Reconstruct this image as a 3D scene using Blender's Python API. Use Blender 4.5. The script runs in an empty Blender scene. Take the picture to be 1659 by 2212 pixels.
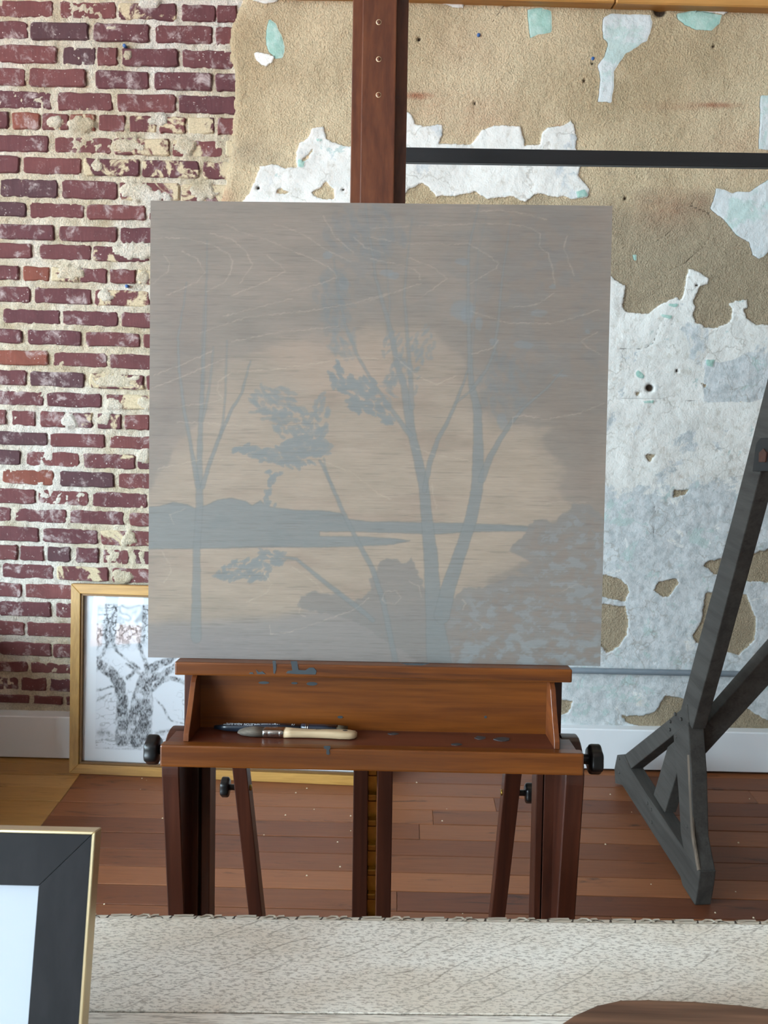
import bpy, bmesh, math, random
import numpy as np
from mathutils import Matrix, Vector

random.seed(7)
scene = bpy.context.scene
col = scene.collection

# ------------------------------------------------------------------ camera
IMG_W, IMG_H, FPX = 1659.0, 2212.0, 1750.0
CAM = np.array([0.0, 0.0, 1.5])
PITCH = math.atan(352 / FPX)
ROLL = 0.014
YAW = math.radians(0.9)
_M = (Matrix.Rotation(YAW, 4, 'Z') @ Matrix.Rotation(math.pi / 2 - PITCH, 4, 'X') @ Matrix.Rotation(ROLL, 4, 'Z'))
CM = np.array(_M.to_3x3())
cd = bpy.data.cameras.new('camera')
cd.sensor_fit = 'VERTICAL'
cd.sensor_height = 36.0
cd.lens = FPX / IMG_H * 36.0
cd.clip_start = 0.02
cd.clip_end = 200
cd.dof.use_dof = True
cd.dof.focus_distance = 1.36
cd.dof.aperture_fstop = 11.0
cam = bpy.data.objects.new('camera', cd)
cam.matrix_world = Matrix.Translation(CAM) @ _M
col.objects.link(cam)
scene.camera = cam

# ------------------------------------------------------------------ light
scene.view_settings.view_transform = 'Standard'
scene.view_settings.look = 'None'
scene.view_settings.gamma = 1.0
scene.view_settings.use_curve_mapping = False
scene.view_settings.exposure = 0.0

SKY = 26.5
world = bpy.data.worlds.new('world')
scene.world = world
world.use_nodes = True
wn = world.node_tree
wbg = wn.nodes['Background']
wbg.inputs['Color'].default_value = (0.70, 0.885, 1.0, 1)
wbg.inputs['Strength'].default_value = SKY

sund = bpy.data.lights.new('sun', 'SUN')
sund.energy = 40.0
sund.angle = math.radians(0.6)
sund.color = (1.0, 0.93, 0.82)
sun = bpy.data.objects.new('sun', sund)
sun.rotation_euler = Vector((0.35, 1.0, 0.8)).to_track_quat('Z', 'Y').to_euler()   # shines towards -x, onto the facade across the street
sun.location = (6, -2, 8)
col.objects.link(sun)

XL, XR, YB, ZC = -5.0, 5.0, -9.0, 4.0          # room shell
WINDOWS = [(-7.75, -6.60, 0.03), (-6.27, -5.74, 0.03), (-5.3, -3.3, 0.6), (-2.9, -0.9, 0.6), (-0.5, 1.2, 0.6)]      # (from, to, sill)
WZ0, WZ1 = 0.03, 3.85
for (a, b, sill) in WINDOWS:
    pl = bpy.data.lights.new('window_portal', 'AREA')
    pl.shape = 'RECTANGLE'
    pl.size = b - a
    pl.size_y = WZ1 - sill
    pl.cycles.is_portal = True
    po = bpy.data.objects.new('window_portal', pl)
    po.location = (XL - 0.07, (a + b) / 2, (sill + WZ1) / 2)
    po.rotation_euler = (math.pi / 2, 0, -math.pi / 2)
    col.objects.link(po)

# ------------------------------------------------------------------ pixel <-> world
def ray(x, y):
    return CM @ np.array([(x - IMG_W / 2) / FPX, -(y - IMG_H / 2) / FPX, -1.0])
def on_y(x, y, Y):
    d = ray(x, y); return CAM + d * (Y / d[1])
def on_z(x, y, Z):
    d = ray(x, y); return CAM + d * ((Z - CAM[2]) / d[2])
def on_plane(x, y, P, n):
    d = ray(x, y); return CAM + d * (np.dot(np.asarray(P) - CAM, n) / np.dot(d, n))
def project(P):                               # (N,3) -> pixels
    q = (np.asarray(P) - CAM) @ CM
    return np.stack([IMG_W / 2 + FPX * q[:, 0] / -q[:, 2], IMG_H / 2 - FPX * q[:, 1] / -q[:, 2]], 1)

# ------------------------------------------------------------------ object helpers
WL = {}                                        # world location of every object made here
def wl(o): return WL.get(o.name, np.zeros(3)) if o else np.zeros(3)
def tag(o, label=None, cat=None, group=None, kind=None):
    if label: o['label'] = label
    if cat: o['category'] = cat
    if group: o['group'] = group
    if kind: o['kind'] = kind
    return o
def empty(name, loc):
    o = bpy.data.objects.new(name, None)
    o.empty_display_size = 0.05
    o.location = loc
    col.objects.link(o)
    WL[o.name] = np.array(loc, float)
    return o
def add(name, me, loc, parent):
    o = bpy.data.objects.new(name, me)
    col.objects.link(o)
    loc = np.asarray(loc, float)
    o.parent = parent
    o.location = loc - wl(parent)
    WL[o.name] = loc
    return o
def mk(name, verts, faces, mat, parent=None, smooth=False, bevel=0.0, seg=1, origin=None):
    v = np.asarray(verts, float)
    c = np.asarray(origin, float) if origin is not None else (v.max(0) + v.min(0)) / 2
    me = bpy.data.meshes.new(name)
    me.from_pydata([tuple(p) for p in (v - c)], [], faces)
    bm = bmesh.new(); bm.from_mesh(me)
    bmesh.ops.recalc_face_normals(bm, faces=bm.faces)
    if bevel > 0:
        bmesh.ops.bevel(bm, geom=list(bm.edges), offset=bevel, segments=seg, affect='EDGES', profile=0.6, clamp_overlap=True)
    bm.to_mesh(me); bm.free()
    if smooth:
        me.polygons.foreach_set('use_smooth', [True] * len(me.polygons))
    if mat: me.materials.append(mat)
    return add(name, me, c, parent)
HF = [(0, 1, 2, 3), (7, 6, 5, 4), (0, 4, 5, 1), (1, 5, 6, 2), (2, 6, 7, 3), (3, 7, 4, 0)]
def hexa(name, p8, mat, parent=None, bevel=0.0, seg=1, smooth=False):
    return mk(name, p8, HF, mat, parent, smooth, bevel, seg)
def box(name, x0, x1, y0, y1, z0, z1, mat, parent=None, bevel=0.0, seg=1):
    return hexa(name, [(x0, y0, z0), (x1, y0, z0), (x1, y1, z0), (x0, y1, z0), (x0, y0, z1), (x1, y0, z1), (x1, y1, z1), (x0, y1, z1)], mat, parent, bevel, seg)
def prism(name, pts, vec, mat, parent=None, bevel=0.0, seg=1, smooth=False):
    pts = np.asarray(pts, float); n = len(pts)
    v = np.concatenate([pts, pts + np.asarray(vec, float)])
    f = [tuple(range(n)), tuple(range(2 * n - 1, n - 1, -1))] + [(i, (i + 1) % n, n + (i + 1) % n, n + i) for i in range(n)]
    return mk(name, v, f, mat, parent, smooth, bevel, seg)
def sweep(name, rings, mat, parent=None, cap=True, smooth=True):
    rings = [np.asarray(r, float) for r in rings]; n = len(rings[0])
    v = np.concatenate(rings); f = []
    for k in range(len(rings) - 1):
        for i in range(n):
            j = (i + 1) % n
            f.append((k * n + i, k * n + j, (k + 1) * n + j, (k + 1) * n + i))
    if cap:
        f.append(tuple(range(n))); f.append(tuple(range((len(rings) - 1) * n, len(rings) * n)))
    return mk(name, v, f, mat, parent, smooth)
def tube(name, p0, p1, r, mat, parent=None, n=14):
    p0 = np.asarray(p0, float); p1 = np.asarray(p1, float)
    d = (p1 - p0) / np.linalg.norm(p1 - p0)
    a = np.cross(d, [0, 0, 1.0]);
    if np.linalg.norm(a) < 1e-3: a = np.cross(d, [1.0, 0, 0])
    a /= np.linalg.norm(a); b = np.cross(d, a)
    ring = lambda c, rr: [c + rr * (math.cos(t) * a + math.sin(t) * b) for t in np.linspace(0, 2 * math.pi, n, endpoint=False)]
    e = r * 0.15
    return sweep(name, [ring(p0, r - e), ring(p0 + d * e, r), ring(p1 - d * e, r), ring(p1, r - e)], mat, parent)
def copy_part(o, loc, parent):
    c = o.copy(); col.objects.link(c); c.parent = parent
    c.location = np.asarray(loc, float) - wl(parent)
    WL[c.name] = np.asarray(loc, float)
    return c
def grid_mesh(name, X, Y, Z, mats, parent=None, attrs=None, colors=None, smooth=True):
    """X,Y,Z are (rows, cols) arrays; attrs: name -> float array"""
    nr, nc = X.shape
    v = np.stack([X, Y, Z], -1).reshape(-1, 3)
    c = (v.max(0) + v.min(0)) / 2
    i = np.arange(nr * nc).reshape(nr, nc)
    q = np.stack([i[:-1, :-1], i[:-1, 1:], i[1:, 1:], i[1:, :-1]], -1).reshape(-1, 4)
    me = bpy.data.meshes.new(name)
    me.vertices.add(len(v)); me.vertices.foreach_set('co', (v - c).astype(np.float32).ravel())
    me.loops.add(q.size); me.loops.foreach_set('vertex_index', q.astype(np.int32).ravel())
    me.polygons.add(len(q))
    me.polygons.foreach_set('loop_start', np.arange(0, q.size, 4, dtype=np.int32))
    me.polygons.foreach_set('loop_total', np.full(len(q), 4, dtype=np.int32))
    me.update(calc_edges=True)
    if smooth: me.polygons.foreach_set('use_smooth', np.ones(len(q), dtype=bool))
    for k, a in (attrs or {}).items():
        at = me.attributes.new(k, 'FLOAT', 'POINT'); at.data.foreach_set('value', np.asarray(a, np.float32).ravel())
    for k, a in (colors or {}).items():
        at = me.attributes.new(k, 'FLOAT_COLOR', 'POINT')
        rgba = np.ones((nr * nc, 4), np.float32); rgba[:, :3] = np.asarray(a).reshape(-1, 3)
        at.data.foreach_set('color', rgba.ravel())
    for m in (mats if isinstance(mats, (list, tuple)) else [mats]): me.materials.append(m)
    return add(name, me, c, parent)

# ------------------------------------------------------------------ numpy noise / distance helpers
def vnoise(x, y, seed=0):
    rs = np.random.RandomState(seed); T = rs.rand(256, 256)
    xi = np.floor(x).astype(int); yi = np.floor(y).astype(int)
    fx = x - xi; fy = y - yi
    fx = fx * fx * (3 - 2 * fx); fy = fy * fy * (3 - 2 * fy)
    g = lambda a, b: T[a & 255, b & 255]
    return (g(xi, yi) * (1 - fx) + g(xi + 1, yi) * fx) * (1 - fy) + (g(xi, yi + 1) * (1 - fx) + g(xi + 1, yi + 1) * fx) * fy
def fbm(x, y, seed=0, octv=4):
    s = 0; a = 1; t = 0
    for k in range(octv):
        s = s + a * (vnoise(x * 2 ** k, y * 2 ** k, seed + k) - 0.5); t += a; a *= 0.5
    return s / t * 2          # about -1..1
def sdf_poly(px, py, poly, far=40.0):
    """signed pixel distance, positive inside"""
    P = np.asarray(poly, float)
    out = np.full(px.shape, -far)
    m = (px > P[:, 0].min() - far) & (px < P[:, 0].max() + far) & (py > P[:, 1].min() - far) & (py < P[:, 1].max() + far)
    if not m.any(): return out
    x = px[m]; y = py[m]
    d = np.full(x.shape, 1e9); inside = np.zeros(x.shape, bool)
    for (x0, y0), (x1, y1) in zip(P, np.roll(P, -1, 0)):
        ex, ey = x1 - x0, y1 - y0
        t = np.clip(((x - x0) * ex + (y - y0) * ey) / (ex * ex + ey * ey + 1e-9), 0, 1)
        d = np.minimum(d, (x - x0 - t * ex) ** 2 + (y - y0 - t * ey) ** 2)
        c = ((y0 > y) != (y1 > y))
        with np.errstate(divide='ignore', invalid='ignore'):
            inside ^= c & (x < ex * (y - y0) / (ey if ey else 1e-9) + x0)
    d = np.sqrt(d)
    out[m] = np.where(inside, d, np.maximum(-d, -far))
    return out
def sdf_line(px, py, pts, far=30.0):
    """pts (x, y, width): positive inside the stroke"""
    P = np.asarray(pts, float)
    out = np.full(px.shape, -far)
    w = P[:, 2].max()
    m = (px > P[:, 0].min() - far - w) & (px < P[:, 0].max() + far + w) & (py > P[:, 1].min() - far - w) & (py < P[:, 1].max() + far + w)
    if not m.any(): return out
    x = px[m]; y = py[m]; best = np.full(x.shape, -far)
    for a, b in zip(P[:-1], P[1:]):
        ex, ey = b[0] - a[0], b[1] - a[1]
        t = np.clip(((x - a[0]) * ex + (y - a[1]) * ey) / (ex * ex + ey * ey + 1e-9), 0, 1)
        d = np.sqrt((x - a[0] - t * ex) ** 2 + (y - a[1] - t * ey) ** 2)
        best = np.maximum(best, (a[2] + t * (b[2] - a[2])) / 2 - d)
    out[m] = np.maximum(out[m], best)
    return out
def sstep(a, b, x):
    t = np.clip((x - a) / (b - a), 0, 1); return t * t * (3 - 2 * t)
def lin(r, g, b):
    f = lambda c: (c / 255 / 12.92) if c / 255 <= 0.04045 else ((c / 255 + 0.055) / 1.055) ** 2.4
    return (f(r), f(g), f(b))
def lina(c):
    c = np.asarray(c, float) / 255
    return np.where(c <= 0.04045, c / 12.92, ((c + 0.055) / 1.055) ** 2.4)

# ------------------------------------------------------------------ materials
class NT:
    def __init__(s, name):
        s.m = bpy.data.materials.new(name); s.m.use_nodes = True
        s.t = s.m.node_tree; s.b = s.t.nodes['Principled BSDF']
    def new(s, ty, **kw):
        n = s.t.nodes.new(ty)
        for k, v in kw.items(): setattr(n, k, v)
        return n
    def put(s, sock, v):
        if isinstance(v, bpy.types.NodeSocket): s.t.links.new(v, sock)
        elif isinstance(v, tuple) and len(v) == 3 and sock.type == 'RGBA': sock.default_value = (*v, 1)
        else: sock.default_value = v
    def coord(s, which='Object'): return s.new('ShaderNodeTexCoord').outputs[which]
    def mapv(s, v, scale=(1, 1, 1), rot=(0, 0, 0), loc=(0, 0, 0)):
        n = s.new('ShaderNodeMapping'); s.put(n.inputs['Vector'], v)
        s.put(n.inputs['Scale'], scale); s.put(n.inputs['Rotation'], rot); s.put(n.inputs['Location'], loc)
        return n.outputs[0]
    def rnd(s): return s.new('ShaderNodeObjectInfo').outputs['Random']
    def shifted(s, v, amount=37.0):
        a = s.new('ShaderNodeVectorMath', operation='ADD'); c = s.new('ShaderNodeCombineXYZ')
        r = s.math('MULTIPLY', s.rnd(), amount)
        for k in 'XYZ': s.put(c.inputs[k], r)
        s.put(a.inputs[0], v); s.put(a.inputs[1], c.outputs[0]); return a.outputs[0]
    def noise(s, v, scale=5, detail=4, rough=0.55, dist=0.0):
        n = s.new('ShaderNodeTexNoise'); s.put(n.inputs['Vector'], v)
        s.put(n.inputs['Scale'], scale); s.put(n.inputs['Detail'], detail); s.put(n.inputs['Roughness'], rough); s.put(n.inputs['Distortion'], dist)
        return n.outputs['Fac']
    def voro(s, v, scale=5, feature='F1'):
        n = s.new('ShaderNodeTexVoronoi', feature=feature); s.put(n.inputs['Vector'], v); s.put(n.inputs['Scale'], scale); return n.outputs['Distance']
    def math(s, op, a, b=0.0, c=None):
        n = s.new('ShaderNodeMath', operation=op); s.put(n.inputs[0], a); s.put(n.inputs[1], b)
        if c is not None: s.put(n.inputs[2], c)
        return n.outputs[0]
    def ss(s, v, a, b):
        n = s.new('ShaderNodeMapRange', interpolation_type='SMOOTHSTEP'); s.put(n.inputs[0], v); s.put(n.inputs[1], a); s.put(n.inputs[2], b); return n.outputs[0]
    def mix(s, f, a, b):
        n = s.new('ShaderNodeMix', data_type='RGBA'); s.put(n.inputs[0], f); s.put(n.inputs[6], a); s.put(n.inputs[7], b); return n.outputs[2]
    def mul(s, a, b, f=1.0):
        n = s.new('ShaderNodeMix', data_type='RGBA', blend_type='MULTIPLY'); s.put(n.inputs[0], f); s.put(n.inputs[6], a); s.put(n.inputs[7], b); return n.outputs[2]
    def gray(s, v):
        n = s.new('ShaderNodeCombineColor')
        for k in range(3): s.put(n.inputs[k], v)
        return n.outputs[0]
    def attr(s, name): return s.new('ShaderNodeAttribute', attribute_name=name).outputs['Fac']
    def acol(s, name): return s.new('ShaderNodeAttribute', attribute_name=name).outputs['Color']
    def bump(s, h, strength=0.5, dist=0.002):
        n = s.new('ShaderNodeBump'); s.put(n.inputs['Height'], h); s.put(n.inputs['Strength'], strength); s.put(n.inputs['Distance'], dist)
        s.put(s.b.inputs['Normal'], n.outputs[0]); return n
    def out(s, color=None, rough=0.6, metal=0.0, spec=0.5, coat=0.0):
        if color is not None: s.put(s.b.inputs['Base Color'], color)
        s.put(s.b.inputs['Roughness'], rough); s.put(s.b.inputs['Metallic'], metal); s.put(s.b.inputs['Specular IOR Level'], spec)
        s.put(s.b.inputs['Coat Weight'], coat)
        s.put(s.b.inputs['Coat Roughness'], 0.15)
        return s.m

def plain(name, rgb, rough=0.5, metal=0.0, spec=0.5, var=0.12, nscale=40.0, bump=0.0, coat=0.0):
    t = NT(name); v = t.coord()
    n = t.noise(v, nscale, 4)
    c = t.mix(n, tuple(x * (1 - var) for x in rgb), tuple(min(1, x * (1 + var)) for x in rgb))
    if bump: t.bump(n, bump, 0.001)
    return t.out(c, rough, metal, spec, coat)

def wood(name, dark, light, axis='x', rough=0.35, coat=0.25, fine=1.0, streak=None, spec=0.4):
    """stained timber, grain along one axis of the object"""
    t = NT(name); v = t.shifted(t.coord())
    st = {'x': (1.2, 26, 26), 'y': (26, 1.2, 26), 'z': (26, 26, 1.2)}[axis]
    st2 = tuple(a * 6 * fine for a in st)
    a = t.noise(t.mapv(v, st), 1.0, 5, 0.6, 0.6)
    b = t.noise(t.mapv(v, st2), 1.0, 3, 0.6)
    f = t.math('ADD', t.math('MULTIPLY', a, 0.75), t.math('MULTIPLY', b, 0.35))
    c = t.mix(t.ss(f, 0.32, 0.78), dark, light)
    if streak:
        k = t.noise(t.mapv(v, tuple(x * 0.55 for x in st)), 1.0, 6, 0.7, 1.2)
        c = t.mix(t.math('MULTIPLY', t.ss(k, 0.58, 0.72), 0.75), c, streak)
    t.bump(b, 0.12, 0.0006)
    return t.out(c, t.math('ADD', t.math('MULTIPLY', b, 0.15), rough - 0.07), 0, spec, coat)

M = {}
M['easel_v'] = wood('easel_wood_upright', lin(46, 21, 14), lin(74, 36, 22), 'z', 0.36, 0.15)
M['easel_h'] = wood('easel_wood_tray', lin(78, 37, 10), lin(120, 65, 17), 'x', 0.36, 0.15, 1.0, lin(52, 24, 13))
M['easel_y'] = wood('easel_wood_side', lin(80, 38, 18), lin(116, 62, 24), 'y', 0.36, 0.15)
M['mast'] = wood('easel_wood_mast', lin(68, 34, 22), lin(106, 60, 36), 'z', 0.36, 0.15)
M['easel_floor'] = wood('easel_wood_tray_floor', lin(66, 30, 20), lin(98, 50, 32), 'x', 0.4, 0.15, 1.0, lin(44, 22, 18))  # maroon sky sheen on the tray floor is put into this wood colour
M['knob'] = plain('black_plastic', lin(17, 18, 19), 0.32, 0, 0.5)
M['brass'] = plain('brass', lin(168, 138, 70), 0.35, 1.0, var=0.25, nscale=90)
M['steel'] = plain('tin_ferrule', lin(190, 190, 188), 0.22, 1.0)
M['paint_drip'] = plain('slate_paint', lin(54, 60, 64), 0.45, var=0.1)
M['pale_wood'] = wood('pale_beech', lin(168, 142, 108), lin(202, 178, 144), 'x', 0.5, 0.0)
M['navy'] = plain('navy_lacquer', lin(26, 36, 50), 0.3, coat=0.3)
M['bristle'] = wood('grey_bristle', lin(40, 36, 32), lin(142, 132, 118), 'x', 0.8, 0.0, 6.0)
M['bristle_dark'] = wood('brown_bristle', lin(52, 44, 32), lin(96, 84, 62), 'x', 0.8, 0.0, 6.0)
M['ink'] = plain('black_ink', lin(40, 38, 36), 0.7)
M['white_ink'] = plain('white_ink', lin(190, 198, 205), 0.6)
M['black_wood'] = wood('black_painted_timber', lin(54, 51, 48), lin(74, 71, 67), 'y', 0.7, 0.0, 1.0, lin(40, 36, 33), 0.2)
M['black_worn'] = wood('worn_edge_timber', lin(80, 70, 60), lin(120, 106, 92), 'z', 0.7, 0.0)
M['bar_black'] = wood('ebonised_bar', lin(20, 20, 21), lin(32, 31, 32), 'x', 0.5, 0.0)
M['frame_black'] = wood('black_moulding', lin(24, 24, 26), lin(34, 33, 35), 'z', 0.55, 0.0, 1.0, None, 0.15)
M['gold_edge'] = plain('champagne_gilding', lin(206, 188, 150), 0.3, 0.85, var=0.12, nscale=60)
M['gold'] = wood('gilded_wood', lin(150, 108, 50), lin(196, 150, 78), 'x', 0.42, 0.05)
M['gold_v'] = wood('gilded_wood_upright', lin(140, 104, 50), lin(182, 142, 76), 'z', 0.42, 0.05)
M['gold_dark'] = plain('gilding_rebate', lin(110, 78, 38), 0.45, 0.3)
M['mat_white'] = plain('white_mat_board', lin(218, 221, 225), 0.75, var=0.02, nscale=10)
M['white_paint'] = plain('white_trim_paint', lin(222, 224, 226), 0.5, var=0.05, nscale=6, bump=0.15)
M['print'] = plain('blank_photo_paper', lin(168, 175, 184), 0.5, var=0.02, nscale=8)
M['shell'] = plain('plain_plaster', lin(112, 106, 100), 0.85, var=0.05, nscale=4)
M['ceil'] = plain('ceiling_paint', lin(222, 221, 218), 0.9, var=0.03, nscale=4)
M['pipe'] = plain('grey_conduit', lin(120, 130, 138), 0.45, 0.2, var=0.12, nscale=20)
M['beam'] = wood('honey_pine', lin(158, 108, 52), lin(192, 142, 80), 'x', 0.5, 0.0, 1.0, lin(150, 92, 36))
M['anchor'] = plain('blue_plastic', lin(46, 86, 140), 0.5)
M['dark_hole'] = plain('dark_cavity', lin(30, 26, 22), 0.9)
M['crumb'] = plain('plaster_crumb', lin(220, 205, 175), 0.9)
M['rust'] = plain('rusty_iron', lin(70, 40, 28), 0.8, 0.2, var=0.4, nscale=80)
M['iron'] = plain('black_iron', lin(34, 33, 33), 0.5, 0.6)

def glass_mat():
    t = NT('picture_glass')
    t.b.inputs['Base Color'].default_value = (1, 1, 1, 1)
    tr = t.new('ShaderNodeBsdfTransparent'); gl = t.new('ShaderNodeBsdfGlossy')
    gl.inputs['Roughness'].default_value = 0.0
    fr = t.new('ShaderNodeFresnel'); fr.inputs['IOR'].default_value = 1.19
    mx = t.new('ShaderNodeMixShader')
    t.t.links.new(fr.outputs[0], mx.inputs[0]); t.t.links.new(tr.outputs[0], mx.inputs[1]); t.t.links.new(gl.outputs[0], mx.inputs[2])
    t.t.links.new(mx.outputs[0], t.t.nodes['Material Output'].inputs['Surface'])
    return t.m
M['glass'] = glass_mat()

def brick_mat(name, smear, low=0.66):
    t = NT(name); v = t.shifted(t.coord())
    r = t.rnd()
    base = t.mix(t.ss(r, 0.0, 1.0), lin(90, 55, 58), lin(107, 64, 62))
    base = t.mix(t.math('GREATER_THAN', r, 0.95), base, lin(120, 70, 58))
    base = t.mix(t.math('LESS_THAN', r, 0.05), base, lin(80, 55, 58))
    n1 = t.noise(v, 14, 5, 0.6)
    base = t.mul(base, t.gray(t.math('ADD', t.math('MULTIPLY', n1, 0.7), 0.65)))
    streak = t.noise(t.mapv(v, (160, 160, 14)), 1.0, 3)
    base = t.mul(base, t.gray(t.math('ADD', t.math('MULTIPLY', streak, 0.3), 0.85)))
    w = t.noise(v, 17, 8, 0.72, 0.4)
    base = t.mix(t.math('MULTIPLY', t.ss(w, 0.52, 0.70), 0.7), base, lin(196, 182, 178))
    sp = t.noise(v, 150, 2, 0.5)
    base = t.mix(t.math('MULTIPLY', t.ss(sp, 0.70, 0.74), 0.8), base, lin(215, 205, 198))
    if smear:
        m = t.noise(v, 11, 6, 0.65, 0.6)
        base = t.mix(t.ss(m, low, low + 0.05), base, t.mul(lin(188, 172, 142), t.gray(t.math('ADD', t.math('MULTIPLY', t.noise(v, 230, 3, 0.7), 1.3), 0.35))))
    t.bump(t.math('ADD', t.math('MULTIPLY', streak, 0.5), t.math('ADD', n1, w)), 0.5, 0.003)
    return t.out(base, 0.85, 0, 0.25)
M['brick'] = brick_mat('fired_brick', False)
M['brick_smear'] = brick_mat('mortar_smeared_brick', True, 0.50)

def mortar_mat():
    t = NT('lime_mortar'); v = t.coord()
    g = t.noise(v, 230, 3, 0.7); n = t.noise(v, 9, 5, 0.6); l = t.noise(v, 2.2, 3)
    c = t.mix(t.ss(n, 0.3, 0.7), lin(186, 170, 142), lin(220, 208, 186))
    c = t.mix(t.ss(l, 0.46, 0.66), c, lin(216, 208, 196))
    c = t.mul(c, t.gray(t.math('ADD', t.math('MULTIPLY', g, 1.5), 0.22)))
    t.bump(g, 1.0, 0.007)
    return t.out(c, 0.95, 0, 0.15)
M['mortar'] = mortar_mat()

def plaster_mat():
    t = NT('peeling_plaster'); v = t.coord()
    big = t.noise(v, 1.7, 4, 0.5); mid = t.noise(v, 7, 5, 0.6); sand = t.noise(v, 210, 3, 0.6); fine = t.noise(v, 34, 6, 0.7)
    tan = t.mix(t.ss(big, 0.35, 0.65), lin(176, 156, 124), lin(206, 187, 155))
    tan = t.mix(t.math('MULTIPLY', t.ss(mid, 0.5, 0.75), 0.55), tan, lin(204, 184, 152))
    tan = t.mix(t.math('MULTIPLY', t.ss(t.attr('grey_tan'), 0.0, 1.0), 0.9), tan, lin(156, 141, 118))
    tan = t.mul(tan, t.gray(t.math('ADD', t.math('MULTIPLY', sand, 0.95), 0.52)))
    tan = t.mix(t.math('MULTIPLY', t.attr('rust'), 0.75), tan, lin(150, 84, 58))
    # finish coat
    wn_ = t.noise(v, 22, 5, 0.65)
    sw = t.math('ADD', t.attr('s_white'), t.math('MULTIPLY', t.math('SUBTRACT', t.noise(v, 60, 4, 0.7), 0.5), 7.0))
    white = t.mix(t.ss(mid, 0.35, 0.7), lin(224, 222, 216), lin(206, 204, 198))
    white = t.mix(t.math('MULTIPLY', t.ss(fine, 0.54, 0.66), 0.45), white, lin(176, 168, 154))
    gw = t.attr('grey_zone')
    blot = t.noise(v, 6.5, 8, 0.72, 0.5)
    grey = t.mix(t.ss(fine, 0.35, 0.6), lin(166, 173, 175), lin(198, 201, 202))
    white = t.mix(t.math('MULTIPLY', t.ss(t.math('ADD', blot, t.math('MULTIPLY', gw, 0.20)), 0.58, 0.63), 0.85), white, grey)
    mintn = t.noise(t.mapv(v, loc=(3.1, 7.7, 1.9)), 13, 7, 0.7, 0.4)
    white = t.mix(t.math('MULTIPLY', t.ss(t.math('ADD', mintn, t.math('MULTIPLY', gw, 0.05)), 0.635, 0.66), 0.8), white, lin(176, 192, 188))
    wv = t.new('ShaderNodeVectorMath', operation='ADD'); nz = t.new('ShaderNodeTexNoise'); t.put(nz.inputs['Vector'], v); t.put(nz.inputs['Scale'], 9.0); t.put(nz.inputs['Detail'], 5.0)
    sc_ = t.new('ShaderNodeVectorMath', operation='SCALE'); t.put(sc_.inputs[0], nz.outputs['Color']); sc_.inputs['Scale'].default_value = 0.22
    t.put(wv.inputs[0], v); t.put(wv.inputs[1], sc_.outputs[0])
    ve = t.voro(wv.outputs[0], 9, 'DISTANCE_TO_EDGE')
    crz = t.math('MULTIPLY', t.ss(ve, 0.030, 0.008), t.ss(t.math('ADD', t.noise(v, 5, 3), t.math('MULTIPLY', gw, 0.08)), 0.52, 0.60))
    white = t.mix(t.math('MULTIPLY', crz, 0.4), white, lin(140, 132, 120))
    pit = t.noise(t.mapv(v, loc=(9.1, 2.7, 4.9)), 24, 6, 0.7)
    white = t.mix(t.ss(pit, 0.685, 0.70), white, lin(188, 168, 134))
    c = t.mix(t.ss(sw, -0.6, 0.6), tan, white)
    # old distemper chips
    sp = t.math('ADD', t.attr('s_pale'), t.math('MULTIPLY', t.math('SUBTRACT', wn_, 0.5), 4.0))
    pale = t.mix(t.ss(blot, 0.48, 0.56), lin(200, 204, 203), lin(180, 196, 191))
    c = t.mix(t.ss(sp, -0.6, 0.6), c, pale)
    sm = t.math('ADD', t.attr('s_mint'), t.math('MULTIPLY', t.math('SUBTRACT', wn_, 0.5), 4.0))
    c = t.mix(t.ss(sm, -0.6, 0.6), c, t.mix(t.ss(fine, 0.4, 0.65), lin(150, 184, 172), lin(174, 198, 188)))
    c = t.mix(t.ss(t.attr('dark'), 0.2, 0.8), c, lin(58, 46, 36))
    rel = t.math('SUBTRACT', 1.0, t.math('MULTIPLY', t.ss(t.math('MAXIMUM', t.math('MAXIMUM', sw, sp), sm), -1.0, 1.0), 0.78))
    h = t.math('ADD', t.math('MULTIPLY', sand, rel), t.math('ADD', t.math('MULTIPLY', mid, 0.8), t.math('MULTIPLY', t.ss(sw, -2.0, 1.5), 0.8)))
    h = t.math('ADD', h, t.math('MULTIPLY', t.noise(v, 30, 5, 0.6), 0.5))
    t.bump(h, 1.0, 0.0065)
    return t.out(c, 0.9, 0, 0.2)
M['plaster'] = plaster_mat()

def plank_mat(name, c0, c1, dark, rough):
    t = NT(name); v = t.shifted(t.coord())
    r = t.rnd()
    a = t.noise(t.mapv(v, (2.2, 40, 10)), 1.0, 6, 0.65, 0.8)
    b = t.noise(t.mapv(v, (9, 260, 40)), 1.0, 3, 0.6)
    c = t.mix(t.math('ADD', t.math('MULTIPLY', r, 0.75), t.math('MULTIPLY', a, 0.35)), c0, c1)
    c = t.mul(c, t.gray(t.math('ADD', t.math('MULTIPLY', b, 0.55), 0.72)))
    k = t.noise(t.mapv(v, (3.5, 26, 10), loc=(5, 2, 1)), 1.0, 6, 0.7, 1.0)
    c = t.mix(t.math('MULTIPLY', t.ss(k, 0.57, 0.72), 0.8), c, dark)
    t.bump(b, 0.15, 0.0006)
    return t.out(c, t.math('ADD', rough, t.math('MULTIPLY', a, 0.16)), 0, 0.4)
M['plank'] = plank_mat('red_pine_floorboard', lin(86, 46, 32), lin(148, 94, 60), lin(46, 35, 32), 0.36)
M['plank_yellow'] = plank_mat('yellow_pine_floorboard', lin(160, 116, 62), lin(186, 144, 86), lin(92, 62, 36), 0.36)

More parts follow.
